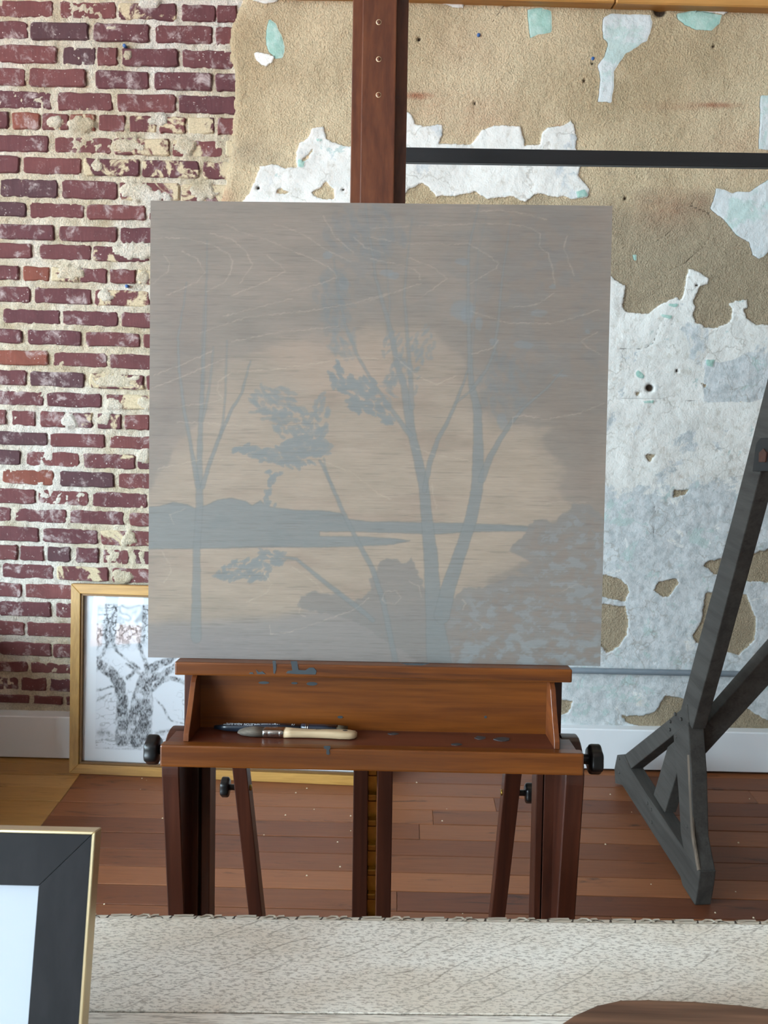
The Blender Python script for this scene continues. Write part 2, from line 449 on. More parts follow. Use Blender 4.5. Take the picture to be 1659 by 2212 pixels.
def table_mat(name, coarse):
    t = NT(name); v = t.coord()
    pore = t.noise(t.mapv(v, (125, 430, 125) if not coarse else (30, 620, 100)), 1.0, 3, 0.75, 0.2)
    big = t.noise(t.mapv(v, (3, 9, 3)), 1.0, 5, 0.6)
    c = t.mix(t.ss(big, 0.36, 0.66), lin(232, 227, 216), lin(216, 206, 190))
    c = t.mix(t.math('MULTIPLY', t.ss(pore, 0.50, 0.58), 0.6), c, lin(132, 120, 106))
    ray_ = t.new('ShaderNodeTexWave', wave_type='BANDS', bands_direction='X')
    t.put(ray_.inputs['Vector'], t.mapv(v, (1, 1, 1), (0, 0, math.radians(58)))); t.put(ray_.inputs['Scale'], 11.0)
    t.put(ray_.inputs['Distortion'], 3.0); t.put(ray_.inputs['Detail'], 3.0); t.put(ray_.inputs['Detail Scale'], 1.2)
    brk = t.noise(t.mapv(v, (14, 30, 14)), 1.0, 3)
    line = t.math('MULTIPLY', t.ss(ray_.outputs['Fac'], 0.982, 0.998), t.ss(brk, 0.46, 0.56))
    if not coarse: c = t.mix(t.math('MULTIPLY', line, 0.42), c, lin(110, 98, 84))
    t.bump(t.math('SUBTRACT', 0.0, pore), 0.12, 0.0006)
    return t.out(c, 0.62, 0, 0.35)
M['table_top'] = table_mat('limed_oak_panel', False)
M['table_border'] = table_mat('limed_oak_border', True)
M['carving'] = wood('limed_oak_carving', lin(176, 164, 144), lin(216, 208, 194), 'x', 0.65, 0.0)
M['groove'] = plain('carving_groove', lin(74, 64, 56), 0.9)
M['board'] = wood('dark_walnut_board', lin(74, 52, 40), lin(138, 102, 78), 'x', 0.6, 0.0, 0.6, lin(50, 36, 28))

def canvas_mat():
    t = NT('painted_birch_panel'); v = t.coord()
    c = t.acol('paint')
    g = t.noise(t.mapv(v, (9, 60, 330)), 1.0, 4, 0.7, 0.3)
    g2 = t.noise(t.mapv(v, (60, 200, 800)), 1.0, 2, 0.6)
    c = t.mul(c, t.gray(t.math('ADD', t.math('MULTIPLY', g, 0.34), t.math('ADD', 0.72, t.math('MULTIPLY', g2, 0.22)))))
    dk = t.noise(t.mapv(v, (13, 80, 520), loc=(1, 4, 2)), 1.0, 3, 0.6)
    c = t.mix(t.math('MULTIPLY', t.ss(dk, 0.66, 0.74), 0.35), c, lin(88, 84, 82))
    t.bump(g, 0.12, 0.0005)
    return t.out(c, 0.5, 0, 0.3)
M['canvas'] = canvas_mat()
M['panel_edge'] = plain('birch_ply_edge', lin(196, 184, 166), 0.7)
def vc_mat(name, attr, rough=0.8):
    t = NT(name); return t.out(t.acol(attr), rough, 0, 0.2)
M['drawing'] = vc_mat('charcoal_on_paper', 'ink')
def facade_mat():
    t = NT('street_facade_brick'); v = t.coord('Generated')
    n = t.noise(v, 30, 4)
    return t.out(t.mix(n, lin(196, 120, 84), lin(226, 160, 122)), 0.9, 0, 0.1)
M['facade'] = facade_mat()
M['ground'] = plain('asphalt', lin(120, 118, 116), 0.9)

# ================================================================== THE ROOM
YW = 2.770                     # face of the bricks
YP = 2.767                     # mean face of the plaster coat
floor = box('floor', XL - 0.3, XR, YB, YW + 0.3, -0.12, -0.022, M['plank'], None)
tag(floor, kind='structure')
box_wall = box('wall_back', XL - 0.3, XR, YW + 0.025, YW + 0.3, -0.12, ZC, M['shell'], None)
wall_back = box_wall; tag(wall_back, kind='structure')
tag(box('wall_right', XR, XR + 0.2, YB, YW + 0.3, -0.12, ZC, M['shell']), kind='structure')
tag(box('wall_front', XL - 0.3, XR + 0.2, YB - 0.2, YB, -0.12, ZC, M['shell']), kind='structure')
tag(box('ceiling', XL - 0.3, XR + 0.2, YB - 0.2, YW + 0.3, ZC, ZC + 0.2, M['ceil']), kind='structure')
# left wall with window openings: piers, sill band and lintel band in one shell mesh
wl_v, wl_f = [], []
def shell_box(x0, x1, y0, y1, z0, z1):
    k = len(wl_v)
    wl_v.extend([(x0, y0, z0), (x1, y0, z0), (x1, y1, z0), (x0, y1, z0), (x0, y0, z1), (x1, y0, z1), (x1, y1, z1), (x0, y1, z1)])
    wl_f.extend([tuple(k + i for i in f) for f in HF])
edges = [YB] + [e for w in WINDOWS for e in w[:2]] + [YW + 0.3]
for k in range(0, len(edges), 2): shell_box(XL - 0.06, XL, edges[k], edges[k + 1], WZ0, WZ1)
shell_box(XL - 0.06, XL, YB, YW + 0.3, -0.12, WZ0); shell_box(XL - 0.06, XL, YB, YW + 0.3, WZ1, ZC)
tag(mk('wall_left', wl_v, wl_f, M['shell']), kind='structure')
for k, (a, b, WZ_) in enumerate(WINDOWS):
    if WZ_ > WZ0: tag(box('wall_left_sill_%d' % (k + 1), XL - 0.06, XL, a, b, WZ0, WZ_, M['shell']), kind='structure')
    w = empty('window_%d' % (k + 1), (XL - 0.03, (a + b) / 2, WZ_)); tag(w, kind='structure')
    fw = 0.035
    for (y0, y1, z0, z1) in ((a, a + fw, WZ_, WZ1), (b - fw, b, WZ_, WZ1), (a + fw, b - fw, WZ1 - fw, WZ1), (a + fw, b - fw, WZ_, WZ_ + fw), (a + fw, b - fw, 1.62, 1.65)):
        box('window_frame', XL - 0.05, XL - 0.015, y0, y1, z0, z1, M['white_paint'], w, 0.004)
tag(box('added_shade_wall', -2.1, -1.66, 1.55, 2.72, -0.02, 0.62, M['shell'], None, 0.006), kind='structure')     # low block added out of view to shade the lower-left corner
facade = box('street_building', -34, -4, -36, -30, -14, -0.1, M['facade'])
tag(facade, 'sunlit orange brick building across the street outside the windows', 'building')
street = box('street_ground', -90, -3.6, -90, 60, -14.2, -14, M['ground']); tag(street, kind='structure')

# ---- bricks: rows measured on the wall: (top, bottom at the left edge, [brick spans along the course])
C1, C2, C3 = 2.9625, 4.1475, 4.0975
ROWS = [
 (-2, 35, C1, [(-60, 335), (380, 740), (755, 1130), (1160, 1380), (1385, 1515)]),
 (44, 83, C1, [(-140, 175), (195, 565), (600, 955), (990, 1360), (1380, 1500)]),
 (96, 135, C1, [(-10, 360), (400, 610), (620, 750), (780, 1140), (1165, 1500)]),
 (145, 184, C1, [(-170, 160), (185, 550), (610, 950), (985, 1355), (1380, 1515)]),
 (194, 233, C1, [(-40, 325), (360, 715), (750, 1125), (1140, 1510)]),
 (241, 277, C1, [(-120, 50), (75, 250), (265, 435), (445, 610), (630, 800), (825, 1000), (1015, 1185), (1200, 1370), (1390, 1510)]),
 (290, 326, C1, [(-60, 310), (345, 710), (725, 1085), (1100, 1425), (1440, 1510)]),
 (336, 373, C1, [(-200, 120), (145, 520), (535, 895), (905, 1275), (1300, 1500)]),
 (385, 424, C1, [(0, 365), (395, 750), (765, 1145), (1155, 1480)]),
 (435, 467, C1, [(-160, 165), (185, 535), (555, 930), (950, 1300), (1320, 1480)]),
 (483, 516, C1, [(-10, 345), (375, 750), (770, 1130), (1150, 1480)]),
 (524, 557, C2, [(-230, 280), (350, 815), (830, 1330), (1360, 1850), (1880, 2080)]),
 (573.5, 604, C2, [(-60, 165), (205, 440), (460, 700), (715, 955), (985, 1215), (1235, 1470), (1495, 1730), (1755, 2080)]),
 (618, 652, C2, [(-220, 270), (305, 815), (845, 1340), (1370, 1860), (1890, 2080)]),
 (666, 698, C2, [(-490, -20), (20, 530), (555, 1055), (1090, 1580), (1610, 2080)]),
 (710, 741, C2, [(-300, 190), (240, 725), (770, 1250), (1285, 1770), (1800, 2080)]),
 (755.6, 787, C2, [(-60, 430), (470, 960), (980, 1470), (1500, 2080)]),
 (799, 831.5, C2, [(-250, 235), (265, 755), (800, 1285), (1310, 1800), (1830, 2080)]),
 (843.6, 874, C2, [(-100, 385), (420, 910), (955, 1440), (1470, 2080)]),
 (886, 918, C2, [(-170, 55), (100, 315), (360, 580), (600, 825), (870, 1090), (1115, 1340), (1370, 1600), (1625, 1850), (1875, 2080)]),
 (931.6, 960.5, C2, [(-60, 420), (450, 940), (980, 1470), (1500, 2080)]),
 (972, 1004, C3, [(-280, 180), (230, 700), (735, 1195), (1215, 1690), (1720, 2060)]),
 (1012.5, 1045, C3, [(-460, -20), (15, 470), (530, 1010), (1045, 1520), (1550, 2060)]),
 (1055, 1087, C3, [(-160, 310), (330, 785), (815, 1300), (1330, 1800), (1830, 2060)]),
 (1096.7, 1126, C3, [(-380, 95), (130, 590), (615, 1095), (1145, 1620), (1650, 2060)]),
 (1137, 1168.7, C3, [(-120, 345), (380, 860), (890, 1370), (1400, 2060)]),
 (1177, 1209, C3, [(-70, 150), (175, 385), (415, 620), (670, 870), (910, 1140), (1165, 1390), (1420, 1650), (1680, 2060)]),
 (1217.5, 1248, C3, [(-450, -20), (15, 470), (500, 960), (990, 1470), (1500, 2060)]),
 (1259, 1289.5, C3, [(-270, 190), (225, 690), (720, 1190), (1220, 1690), (1720, 2060)]),
 (1298, 1330, C3, [(-10, 450), (485, 950), (980, 1450), (1480, 2060)]),
 (1342, 1372, C3, [(-240, 215), (235, 700), (730, 1200), (1230, 1700), (1730, 2060)]),
 (1386, 1415, C3, [(-10, 450), (465, 930), (960, 1430), (1460, 2060)]),
 (1428.6, 1450.5, C3, [(-220, 240), (265, 730), (760, 1230), (1260, 1740), (1770, 2060)]),
 (1463, 1490, C3, [(-60, 160), (180, 410), (435, 640), (670, 880), (910, 1120), (1150, 1360), (1390, 1700), (1730, 2060)]),
 (1500, 1518, C3, [(-180, 250), (300, 550), (580, 1000), (1030, 1500), (1530, 2060)]),
]
SMEARED = {(6, 2), (6, 3), (6, 5), (6, 6), (6, 7), (7, 2), (7, 3), (8, 3), (8, 2), (9, 2), (9, 3), (12, 2), (13, 2), (13, 5), (14, 2), (18, 2), (19, 2), (20, 3), (20, 4), (22, 2), (26, 2), (28, 2), (7, 4), (8, 4), (10, 3), (11, 3), (0, 2), (1, 2)}
rb = random.Random(3)
def brick_geo(P):
    """P: four (x, z) corners, lower left first -> verts, faces of one worn brick"""
    ring = []
    nL = 5
    for (p, q, m) in ((P[0], P[1], nL), (P[1], P[2], 2), (P[2], P[3], nL), (P[3], P[0], 2)):
        for k in range(m):
            t_ = (k + (0.18 if k == 0 else 0)) / m
            ring.append(p + (q - p) * t_ + np.array([rb.uniform(-1, 1), rb.uniform(-1, 1)]) * 0.0022)
        ring.append(p + (q - p) * (1 - 0.1 * (2.5 / m if m > 2 else 1.2)) + np.array([rb.uniform(-1, 1), rb.uniform(-1, 1)]) * 0.002)
    ring = np.array(ring); cen = ring.mean(0); n = len(ring)
    yf = YW + rb.uniform(-0.003, 0.004)
    tilt = rb.uniform(-0.006, 0.006)
    half = np.abs(ring - cen).max(0)
    ins = cen + (ring - cen) * (1 - 0.0040 / half)
    v = [(r[0], YW + 0.03, r[1]) for r in ring] + [(r[0], yf + 0.0035 + (r[0] - cen[0]) * tilt, r[1]) for r in ring] + [(r[0], yf + (r[0] - cen[0]) * tilt, r[1]) for r in ins]
    f = [(i, (i + 1) % n, n + (i + 1) % n, n + i) for i in range(n)] + [(n + i, n + (i + 1) % n, 2 * n + (i + 1) % n, 2 * n + i) for i in range(n)] + [tuple(range(2 * n, 3 * n))]
    return v, f
fv, ff = [], []
def field_brick(x0, x1, z0, z1):
    v, f = brick_geo([np.array(q) for q in ((x0, z0), (x1, z0), (x1, z1), (x0, z1))])
    k0 = len(fv); fv.extend(v); ff.extend([tuple(k0 + q for q in g) for g in f])
for ri, (yt, yb, sc, spans) in enumerate(ROWS):
    sl = 0.027 + ((yt + yb) / 2 - 200) * 1.2e-5
    for bi, (a, b) in enumerate(spans):
        xa, xb = a / sc, b / sc
        if xa < -75: xa = -75
        if xb - xa < 12: continue
        P = [on_y(x, y + sl * x, YW) for x, y in ((xa, yb), (xb, yb), (xb, yt), (xa, yt))]
        P = [np.array([p[0], p[2]]) for p in P]
        v, f = brick_geo(P)
        mk('brick', v, f, M['brick_smear'] if (ri + 1, bi) in SMEARED else M['brick'], wall_back)
    # the same course carried on beyond the left of the view
    xe = min(spans[0][0] / sc, 0); xe = max(xe, -75)
    e0 = on_y(xe, yb + sl * xe, YW); e1 = on_y(xe, yt + sl * xe, YW)
    xx = e0[0] - 0.016; head = len(spans) > 7
    while xx > -3.0:
        wdt = 0.098 if head else 0.192
        field_brick(xx - wdt, xx, e0[2], e1[2]); xx -= wdt + 0.017
ztop_ = on_y(-40, ROWS[0][0], YW)[2] + 0.018
rowi = 0
while ztop_ < 3.3:
    xx = -0.62 - rb.uniform(0, 0.05) - 0.1 * (rowi % 2)
    while xx > -3.0:
        field_brick(xx - 0.192, xx, ztop_ - 0.004 * (xx + 0.6), ztop_ + 0.054 - 0.004 * (xx + 0.6)); xx -= 0.209
    ztop_ += 0.0735; rowi += 1
tag(mk('brick_field', fv, ff, M['brick'], wall_back), kind='stuff')

# ---- mortar bed, a rough sheet the bricks sit in
mx = np.arange(-1.62, -0.50, 0.0058); mz = np.arange(0.0, 2.75, 0.0058)
GX, GZ = np.meshgrid(mx, mz)
pp = project(np.stack([GX, np.full_like(GX, YW), GZ], -1).reshape(-1, 3)); PX = pp[:, 0].reshape(GX.shape); PY = pp[:, 1].reshape(GX.shape)
mo = YW + 0.0054 + 0.0045 * fbm(PX / 9, PY / 9, 11, 3) + 0.003 * fbm(PX / 60, PY / 60, 5, 3)
for (sx, sy, rx, ry) in ((325, 8, 26, 11), (178, 266, 32, 17), (118, 262, 20, 14), (345, 258, 22, 13), (280, 312, 38, 17), (400, 315, 22, 18), (210, 358, 18, 14), (290, 412, 36, 18), (240, 62, 14, 7), (300, 540, 55, 18), (150, 590, 30, 16), (312, 598, 16, 14), (228, 640, 18, 13), (255, 822, 55, 15), (245, 872, 22, 14), (315, 870, 18, 15), (225, 905, 16, 15), (150, 912, 18, 15), (310, 985, 14, 16), (265, 1245, 26, 14), (280, 1165, 20, 16), (330, 425, 40, 14), (440, 415, 30, 20), (275, 120, 10, 10)):
    d = ((PX - sx) / rx) ** 2 + ((PY - sy) / ry) ** 2 + 0.9 * fbm(PX / 14, PY / 14, 21, 3)
    mo = np.minimum(mo, YW + 0.010 - 0.0145 * sstep(1.25, 0.75, d))
FX, FZ = np.meshgrid(np.arange(-3.1, -0.55, 0.018), np.arange(0.0, 3.42, 0.018))
FY = YW + 0.0075 + 0.003 * fbm(FX * 60, FZ * 60, 15, 3) + 0.012 * ((FX > -1.60) & (FZ < 2.73))
mortar_far = grid_mesh('mortar_bed', FX, FY, FZ, M['mortar'], wall_back)
mortar = grid_mesh('mortar_bed', GX, mo, GZ, M['mortar'], wall_back)

# ---- plaster coat: scratch coat, finish coat and old distemper, as one relief sheet
gx = np.arange(-0.72, 2.25, 0.0048); gz = np.arange(0.0, 3.02, 0.0048)
GX, GZ = np.meshgrid(gx, gz)
pp = project(np.stack([GX, np.full_like(GX, YP), GZ], -1).reshape(-1, 3)); PX = pp[:, 0].reshape(GX.shape); PY = pp[:, 1].reshape(GX.shape)
J = 3.2 * fbm(PX / 14, PY / 14, 31, 4) + 1.2 * fbm(PX / 4, PY / 4, 41, 2)
s_cov = sdf_poly(PX, PY, [(527, -900), (522, 12), (506, 40), (497, 65), (497, 130), (508, 165), (506, 240), (500, 300), (497, 345), (488, 400), (476, 440), (470, 500), (468, 900), (466, 1700), (3000, 1700), (3000, -900), (527, -900)], 60) + 0.8 * J
WHITE = [
 [(527, 437), (541, 417), (554, 389), (563, 360), (588, 356), (618, 364), (643, 364), (640, 332), (649, 310), (668, 298), (674, 279), (699, 276), (705, 301), (724, 310), (756, 320), (800, 300), (850, 262), (879, 241), (889, 250), (896, 270), (913, 274), (954, 272), (956, 294), (947, 313), (1019, 313), (1041, 284), (1062, 273), (1122, 274), (1130, 299), (1132, 316), (1166, 313), (1168, 294), (1180, 277), (1216, 274), (1231, 262), (1238, 270), (1245, 299), (1243, 318), (1255, 356), (1248, 380), (1274, 409), (1272, 426), (1236, 433), (1216, 424), (1197, 426), (1161, 417), (1134, 438), (1101, 424), (1053, 431), (1028, 414), (985, 424), (942, 424), (913, 395), (884, 409), (860, 440), (780, 470), (640, 480), (560, 470)],
 [(550, 116), (571, 116), (594, 125), (588, 138), (574, 147), (555, 135)],
 [(521, -20), (608, -20), (608, 0), (595, 8), (570, 9), (540, 2)],
 [(920, -20), (1060, -20), (1045, 0), (1004, 5), (1000, 18), (980, 17), (932, 1)],
 [(1491, 17), (1578, 15), (1572, 26), (1563, 34), (1500, 26)],
 [(1319, 598), (1349, 620), (1344, 660), (1347, 674), (1371, 677), (1399, 678), (1418, 663), (1446, 646), (1463, 641), (1466, 649), (1472, 646), (1477, 621), (1479, 605), (1486, 580), (1504, 588), (1529, 602), (1526, 613), (1507, 621), (1496, 649), (1500, 663), (1493, 682), (1504, 699), (1521, 707), (1540, 708), (1568, 701), (1579, 688), (1579, 666), (1573, 657), (1587, 649), (1612, 650), (1614, 663), (1604, 668), (1612, 688), (1626, 700), (1659, 703), (2200, 720), (2200, 1720), (470, 1720), (470, 620), (700, 560), (1000, 540), (1200, 560)],
]
HOLES = [
 [(1290, 1238), (1336, 1248), (1354, 1262), (1357, 1275), (1349, 1299), (1319, 1292), (1290, 1282)],
 [(1290, 1302), (1349, 1309), (1357, 1340), (1352, 1367), (1335, 1394), (1312, 1409), (1290, 1387)],
 [(1410, 1274), (1424, 1255), (1457, 1250), (1463, 1258), (1444, 1285), (1430, 1289)],
 [(1520, 1221), (1532, 1211), (1552, 1207), (1613, 1201), (1659, 1184), (1700, 1180), (1720, 1258), (1600, 1255), (1539, 1238)],
 [(1522, 1277), (1610, 1282), (1630, 1333), (1630, 1380), (1593, 1414), (1556, 1401), (1502, 1387), (1495, 1370), (1515, 1333)],
 [(1339, 1541), (1380, 1544), (1413, 1535), (1434, 1500), (1470, 1506), (1521, 1530), (1581, 1497), (1613, 1530), (1659, 1554), (1800, 1590), (1800, 1640), (1467, 1590), (1391, 1571), (1353, 1557)],
 [(1205, 1506), (1234, 1513), (1227, 1536), (1205, 1543)],
 [(671, 418), (693, 407), (704, 392), (721, 410), (723, 431), (696, 431)],
 [(594, 418), (608, 404), (624, 417), (606, 422)],
 [(652, 345), (676, 325), (668, 342), (655, 352)],
 [(1370, 848), (1382, 845), (1380, 856), (1372, 856)],
 [(1390, 982), (1414, 981), (1402, 996)], [(1454, 1058), (1486, 1056), (1478, 1068), (1452, 1075)], [(1510, 825), (1524, 831), (1520, 838)],
]
sw = np.full(PX.shape, -40.0)
for p in WHITE: sw = np.maximum(sw, sdf_poly(PX, PY, p))
for p in HOLES: sw = np.minimum(sw, -sdf_poly(PX, PY, p))
sw = sw + J
sp = np.full(PX.shape, -40.0)
for p in ([(1301, 41), (1317, 31), (1404, 34), (1408, 53), (1397, 89), (1370, 106), (1349, 118), (1325, 156), (1323, 193), (1320, 224), (1290, 221), (1296, 173), (1289, 144), (1303, 125), (1313, 96), (1303, 87), (1299, 67)],
          [(1640, 207), (1680, 207), (1690, 330), (1635, 323), (1638, 270)],
          [(1544, 407), (1562, 411), (1579, 419), (1593, 415), (1615, 416), (1640, 400), (1690, 370), (1700, 500), (1648, 555), (1637, 560), (1623, 552), (1615, 524), (1587, 508), (1560, 475), (1532, 451), (1542, 422)]):
    sp = np.maximum(sp, sdf_poly(PX, PY, p))
sp = sp + 0.5 * J
sm = np.full(PX.shape, -40.0)
for p in ([(582, 42), (596, 52), (608, 78), (615, 103), (613, 128), (596, 130), (580, 113), (574, 85), (577, 60)],
          [(1137, 22), (1168, 19), (1190, 26), (1191, 72), (1159, 77), (1144, 84)],
          [(1457, 31), (1500, 24), (1558, 34), (1553, 53), (1534, 67), (1500, 66), (1476, 55), (1462, 43)],
          [(645, 345), (660, 350), (655, 364), (644, 362)], [(682, 301), (698, 303), (697, 308), (684, 308)],
          [(1366, 552), (1372, 552), (1372, 563), (1367, 562)], [(1243, 415), (1262, 410), (1270, 424), (1246, 430)],
          [(1424, 678), (1452, 682), (1447, 690), (1428, 686)], [(1441, 656), (1462, 658), (1458, 664), (1443, 661)],
          [(1371, 806), (1377, 799), (1391, 812), (1386, 818), (1374, 815)], [(1522, 776), (1540, 778), (1536, 792), (1524, 790)],
          [(1385, 866), (1410, 864), (1408, 870), (1388, 871)]):
    sm = np.maximum(sm, sdf_poly(PX, PY, p))
sm = sm + 0.5 * J
gzone = np.clip(sstep(1030, 1110, PY) * 0.8 + 1.6 * sstep(-4, 6, sdf_poly(PX, PY, [(1521, 776), (1551, 784), (1593, 771), (1615, 762), (1690, 771), (1690, 843), (1615, 870), (1518, 867), (1518, 832)])) + 0.35 * sstep(860, 960, PY), 0, 1.6)
rust = np.zeros(PX.shape)
for (x, y, rx, ry, a) in ((900, 209, 38, 8, 1.0), (1545, 229, 44, 6, 0.9), (1500, 231, 90, 10, 0.3), (940, 230, 70, 50, 0.25), (1040, 255, 90, 60, 0.3), (1440, 450, 60, 40, 0.35), (1500, 440, 40, 30, 0.3), (1600, 330, 90, 60, 0.25), (1000, 110, 80, 60, 0.15), (485, 440, 18, 40, 0.5), (1205, 275, 12, 5, 0.5), (1130, 360, 25, 6, 0.3), (1215, 360, 14, 8, 0.5), (1470, 700, 60, 20, 0.1)):
    rust = np.maximum(rust, a * np.exp(-((PX - x) / rx) ** 2 - ((PY - y) / ry) ** 2) * (1 + 0.5 * fbm(PX / 12, PY / 6, 61, 3)))
gtan = sstep(330, 520, PY) * sstep(800, 1250, PX) + 0.5 * sstep(1, 0, np.abs(PY - 330) / 60) * sstep(700, 560, PX) + sstep(900, 1100, PY) * 0.9
gtan = np.clip(gtan + 0.35 * fbm(PX / 40, PY / 25, 71, 3), 0, 1)
dark = np.zeros(PX.shape); pit = np.zeros(PX.shape)
for (x, y, r) in ((905, 86, 4.5), (1025, 224, 3), (1279, 138, 3), (1261, 176, 3), (1540, 102, 3), (1402, 838, 9), (1350, 429, 3), (1503, 617, 3), (558, 407, 4), (742, 411, 3), (1425, 24, 15), (1095, 8, 7), (1461, 801, 3), (1313, 8, 6)):
    g = np.exp(-(((PX - x) / r) ** 2 + ((PY - y) / r) ** 2) ** 2)
    dark = np.maximum(dark, g); pit = np.maximum(pit, g)
crk = np.full(PX.shape, -30.0)
for pts in ([(1394, 535, 1.5), (1438, 508, 2), (1466, 480, 1)], [(1399, 607, 1), (1477, 569, 2.5), (1518, 533, 2.5), (1535, 508, 1)], [(1338, 753, 1.5), (1371, 755, 2.5), (1394, 751, 2), (1410, 740, 2.5), (1424, 699, 1)], [(1091, 10, 3), (1067, 43, 2), (1057, 58, 1)], [(1424, 705, 1), (1452, 700, 1.6)], [(1500, 430, 2), (1490, 445, 3), (1530, 460, 3), (1540, 490, 1)], [(995, 80, 1), (997, 190, 1.2)], [(1334, 755, 1.2), (1330, 800, 1)], [(1338, 860, 1), (1440, 862, 1.6), (1530, 868, 1.6)], [(1405, 1065, 1), (1415, 1110, 2), (1410, 1150, 1.5), (1420, 1180, 1)], [(1550, 1095, 1.5), (1545, 1130, 2)]):
    crk = np.maximum(crk, sdf_line(PX, PY, pts))
dark = np.maximum(dark, 0.75 * sstep(-0.8, 1.2, crk))
h = 0.0022 * fbm(PX / 26, PY / 26, 81, 4) + 0.0045 * fbm(PX / 150, PY / 150, 91, 3) + 0.0009 * fbm(PX / 5.5, PY / 5.5, 101, 2) * sstep(1, -1, np.maximum(sw, sm))
h = h + 0.0035 * sstep(-1.2, 1.8, sw) + 0.0028 * sstep(-1.2, 1.2, np.maximum(sp, sm)) + 0.0012 * sstep(-2.5, 0, sw) * sstep(2.5, 0, sw)
h = h - 0.012 * pit - 0.002 * sstep(-1.5, 1.0, crk)
for (x, y, rx, ry, a) in ((640, 275, 90, 10, 0.004), (600, 320, 80, 8, -0.004), (1440, 430, 60, 30, 0.004), (1380, 660, 40, 18, -0.006), (560, 250, 50, 10, -0.003)):
    h = h + a * np.exp(-((PX - x) / rx) ** 2 - ((PY - y) / ry) ** 2)
edge = sstep(-2, 12, s_cov)
YY = YP - 0.006 * edge - h + 0.06 * sstep(0.0, -3.0, s_cov)
grid_mesh('plaster_coat', GX, YY, GZ, M['plaster'], wall_back, attrs={'s_white': sw, 's_pale': sp, 's_mint': sm, 'grey_zone': gzone, 'rust': rust, 'grey_tan': gtan, 'dark': dark})
def anchor(x, y):
    p = on_y(x, y, YP - 0.008)
    tube('wall_plug', p + np.array([0, 0.015, 0]), p, 0.0055, M['anchor'], wall_back, 10)
for (x, y) in ((1034, 75), (1281, 126), (1315, 1185), (268, 98), (273, 618)): anchor(x, y)

# ---- pine beam above the plaster (two lengths), baseboard, conduit
trim = empty('trim_1', (0.9, YW - 0.03, 2.5)); tag(trim, kind='structure')
def beam_len(x0, x1):
    a = on_y(x0, -6 + 0.0285 * (x0 - 900), YP - 0.05); b = on_y(x1, -6 + 0.0285 * (x1 - 900), YP - 0.05)
    v = []
    for p in (a, b):
        for (dy, dz) in ((0, 0), (0.06, 0), (0.06, 0.14), (0, 0.14)): v.append((p[0], p[1] + dy, p[2] + dz))
    p8 = [v[0], v[4], v[5], v[1], v[3], v[7], v[6], v[2]]
    hexa('beam_board', p8, M['beam'], trim, 0.004)
beam_len(560, 1329); beam_len(1331, 2050)
base = empty('baseboard_back', (0, YW - 0.03, 0)); tag(base, kind='structure')
zt = lambda x: 0.166 - 0.004 * max(-1.5, min(x, 1.5))
for (x0, x1) in ((-4.95, -0.62), (-0.618, 4.9)):
    hexa('baseboard_board', [(x0, YW - 0.046, 0.012), (x1, YW - 0.046, 0.004), (x1, YW + 0.02, 0.004), (x0, YW + 0.02, 0.012), (x0, YW - 0.046, zt(x0)), (x1, YW - 0.046, zt(x1)), (x1, YW + 0.02, zt(x1)), (x0, YW + 0.02, zt(x0))], M['white_paint'], base, 0.003)
pa = on_y(900, 1441, YP - 0.022); pb = on_y(1659, 1457.5, YP - 0.022); pc = pa + (pb - pa) * 1.5
conduit = tube('conduit_pipe', pa, pc, 0.0105, M['pipe'], None, 16)
tag(conduit, 'thin grey conduit pipe running level along the plaster above the baseboard', 'pipe')

# ---- floorboards
SEAM = -1.112
rows_y = [2.7 - 0.0833 * k + 0.0 for k in range(0, 62)]
base_y = 2.533
y = base_y
while y + 0.0833 < YW - 0.0: y += 0.0833
rf = random.Random(12)
SEAMX = {5: [0.09, 1.31], 9: [-0.55, 0.02], 8: [1.27, -1.9], 2: [1.25], 3: [0.35, 2.1], 6: [1.38], 10: [0.6]}
def plank(x0, x1, y0, y1, mat):
    box('floorboard', x0 + 0.0005, x1 - 0.0005, y0 + 0.0013, y1 - 0.0013, -0.02, rf.uniform(-0.0008, 0.0004), mat, floor, 0.0012)
k = 0
while y > YB + 0.1 and k < 46:
    y0 = y; y1 = min(y + 0.0833, YW - 0.03)
    if y1 - y0 > 0.01:
        cuts = sorted([XL] + ([SEAM + rf.uniform(-0.002, 0.002)] if k < 7 else [rf.uniform(-1.8, -0.9)]) + SEAMX.get(k, [rf.uniform(-0.2, 0.2) + 1.6 * (k % 2)]) + [XR])
        for a, b in zip(cuts[:-1], cuts[1:]):
            plank(a, b, y0, y1, M['plank_yellow'] if (k < 7 and b <= SEAM + 0.01) else M['plank'])
    y -= 0.0833; k += 1
cv, cf = [], []
rc = random.Random(5)
for _ in range(60):
    x, yy, s = rc.uniform(-1.0, 1.4), rc.uniform(1.6, 2.62), rc.uniform(0.0012, 0.003)
    k0 = len(cv)
    for q in ((-1, -1, 0), (1, -0.7, 0), (0.6, 1, 0), (-0.8, 0.9, 0), (0, 0, 1.2)): cv.append((x + q[0] * s, yy + q[1] * s, 0.0004 + q[2] * s))
    cf += [(k0, k0 + 1, k0 + 4), (k0 + 1, k0 + 2, k0 + 4), (k0 + 2, k0 + 3, k0 + 4), (k0 + 3, k0, k0 + 4), (k0 + 3, k0 + 2, k0 + 1, k0)]
tag(mk('plaster_crumbs', cv, cf, M['crumb']), 'pale crumbs of plaster scattered on the floorboards', 'crumbs', kind='stuff')

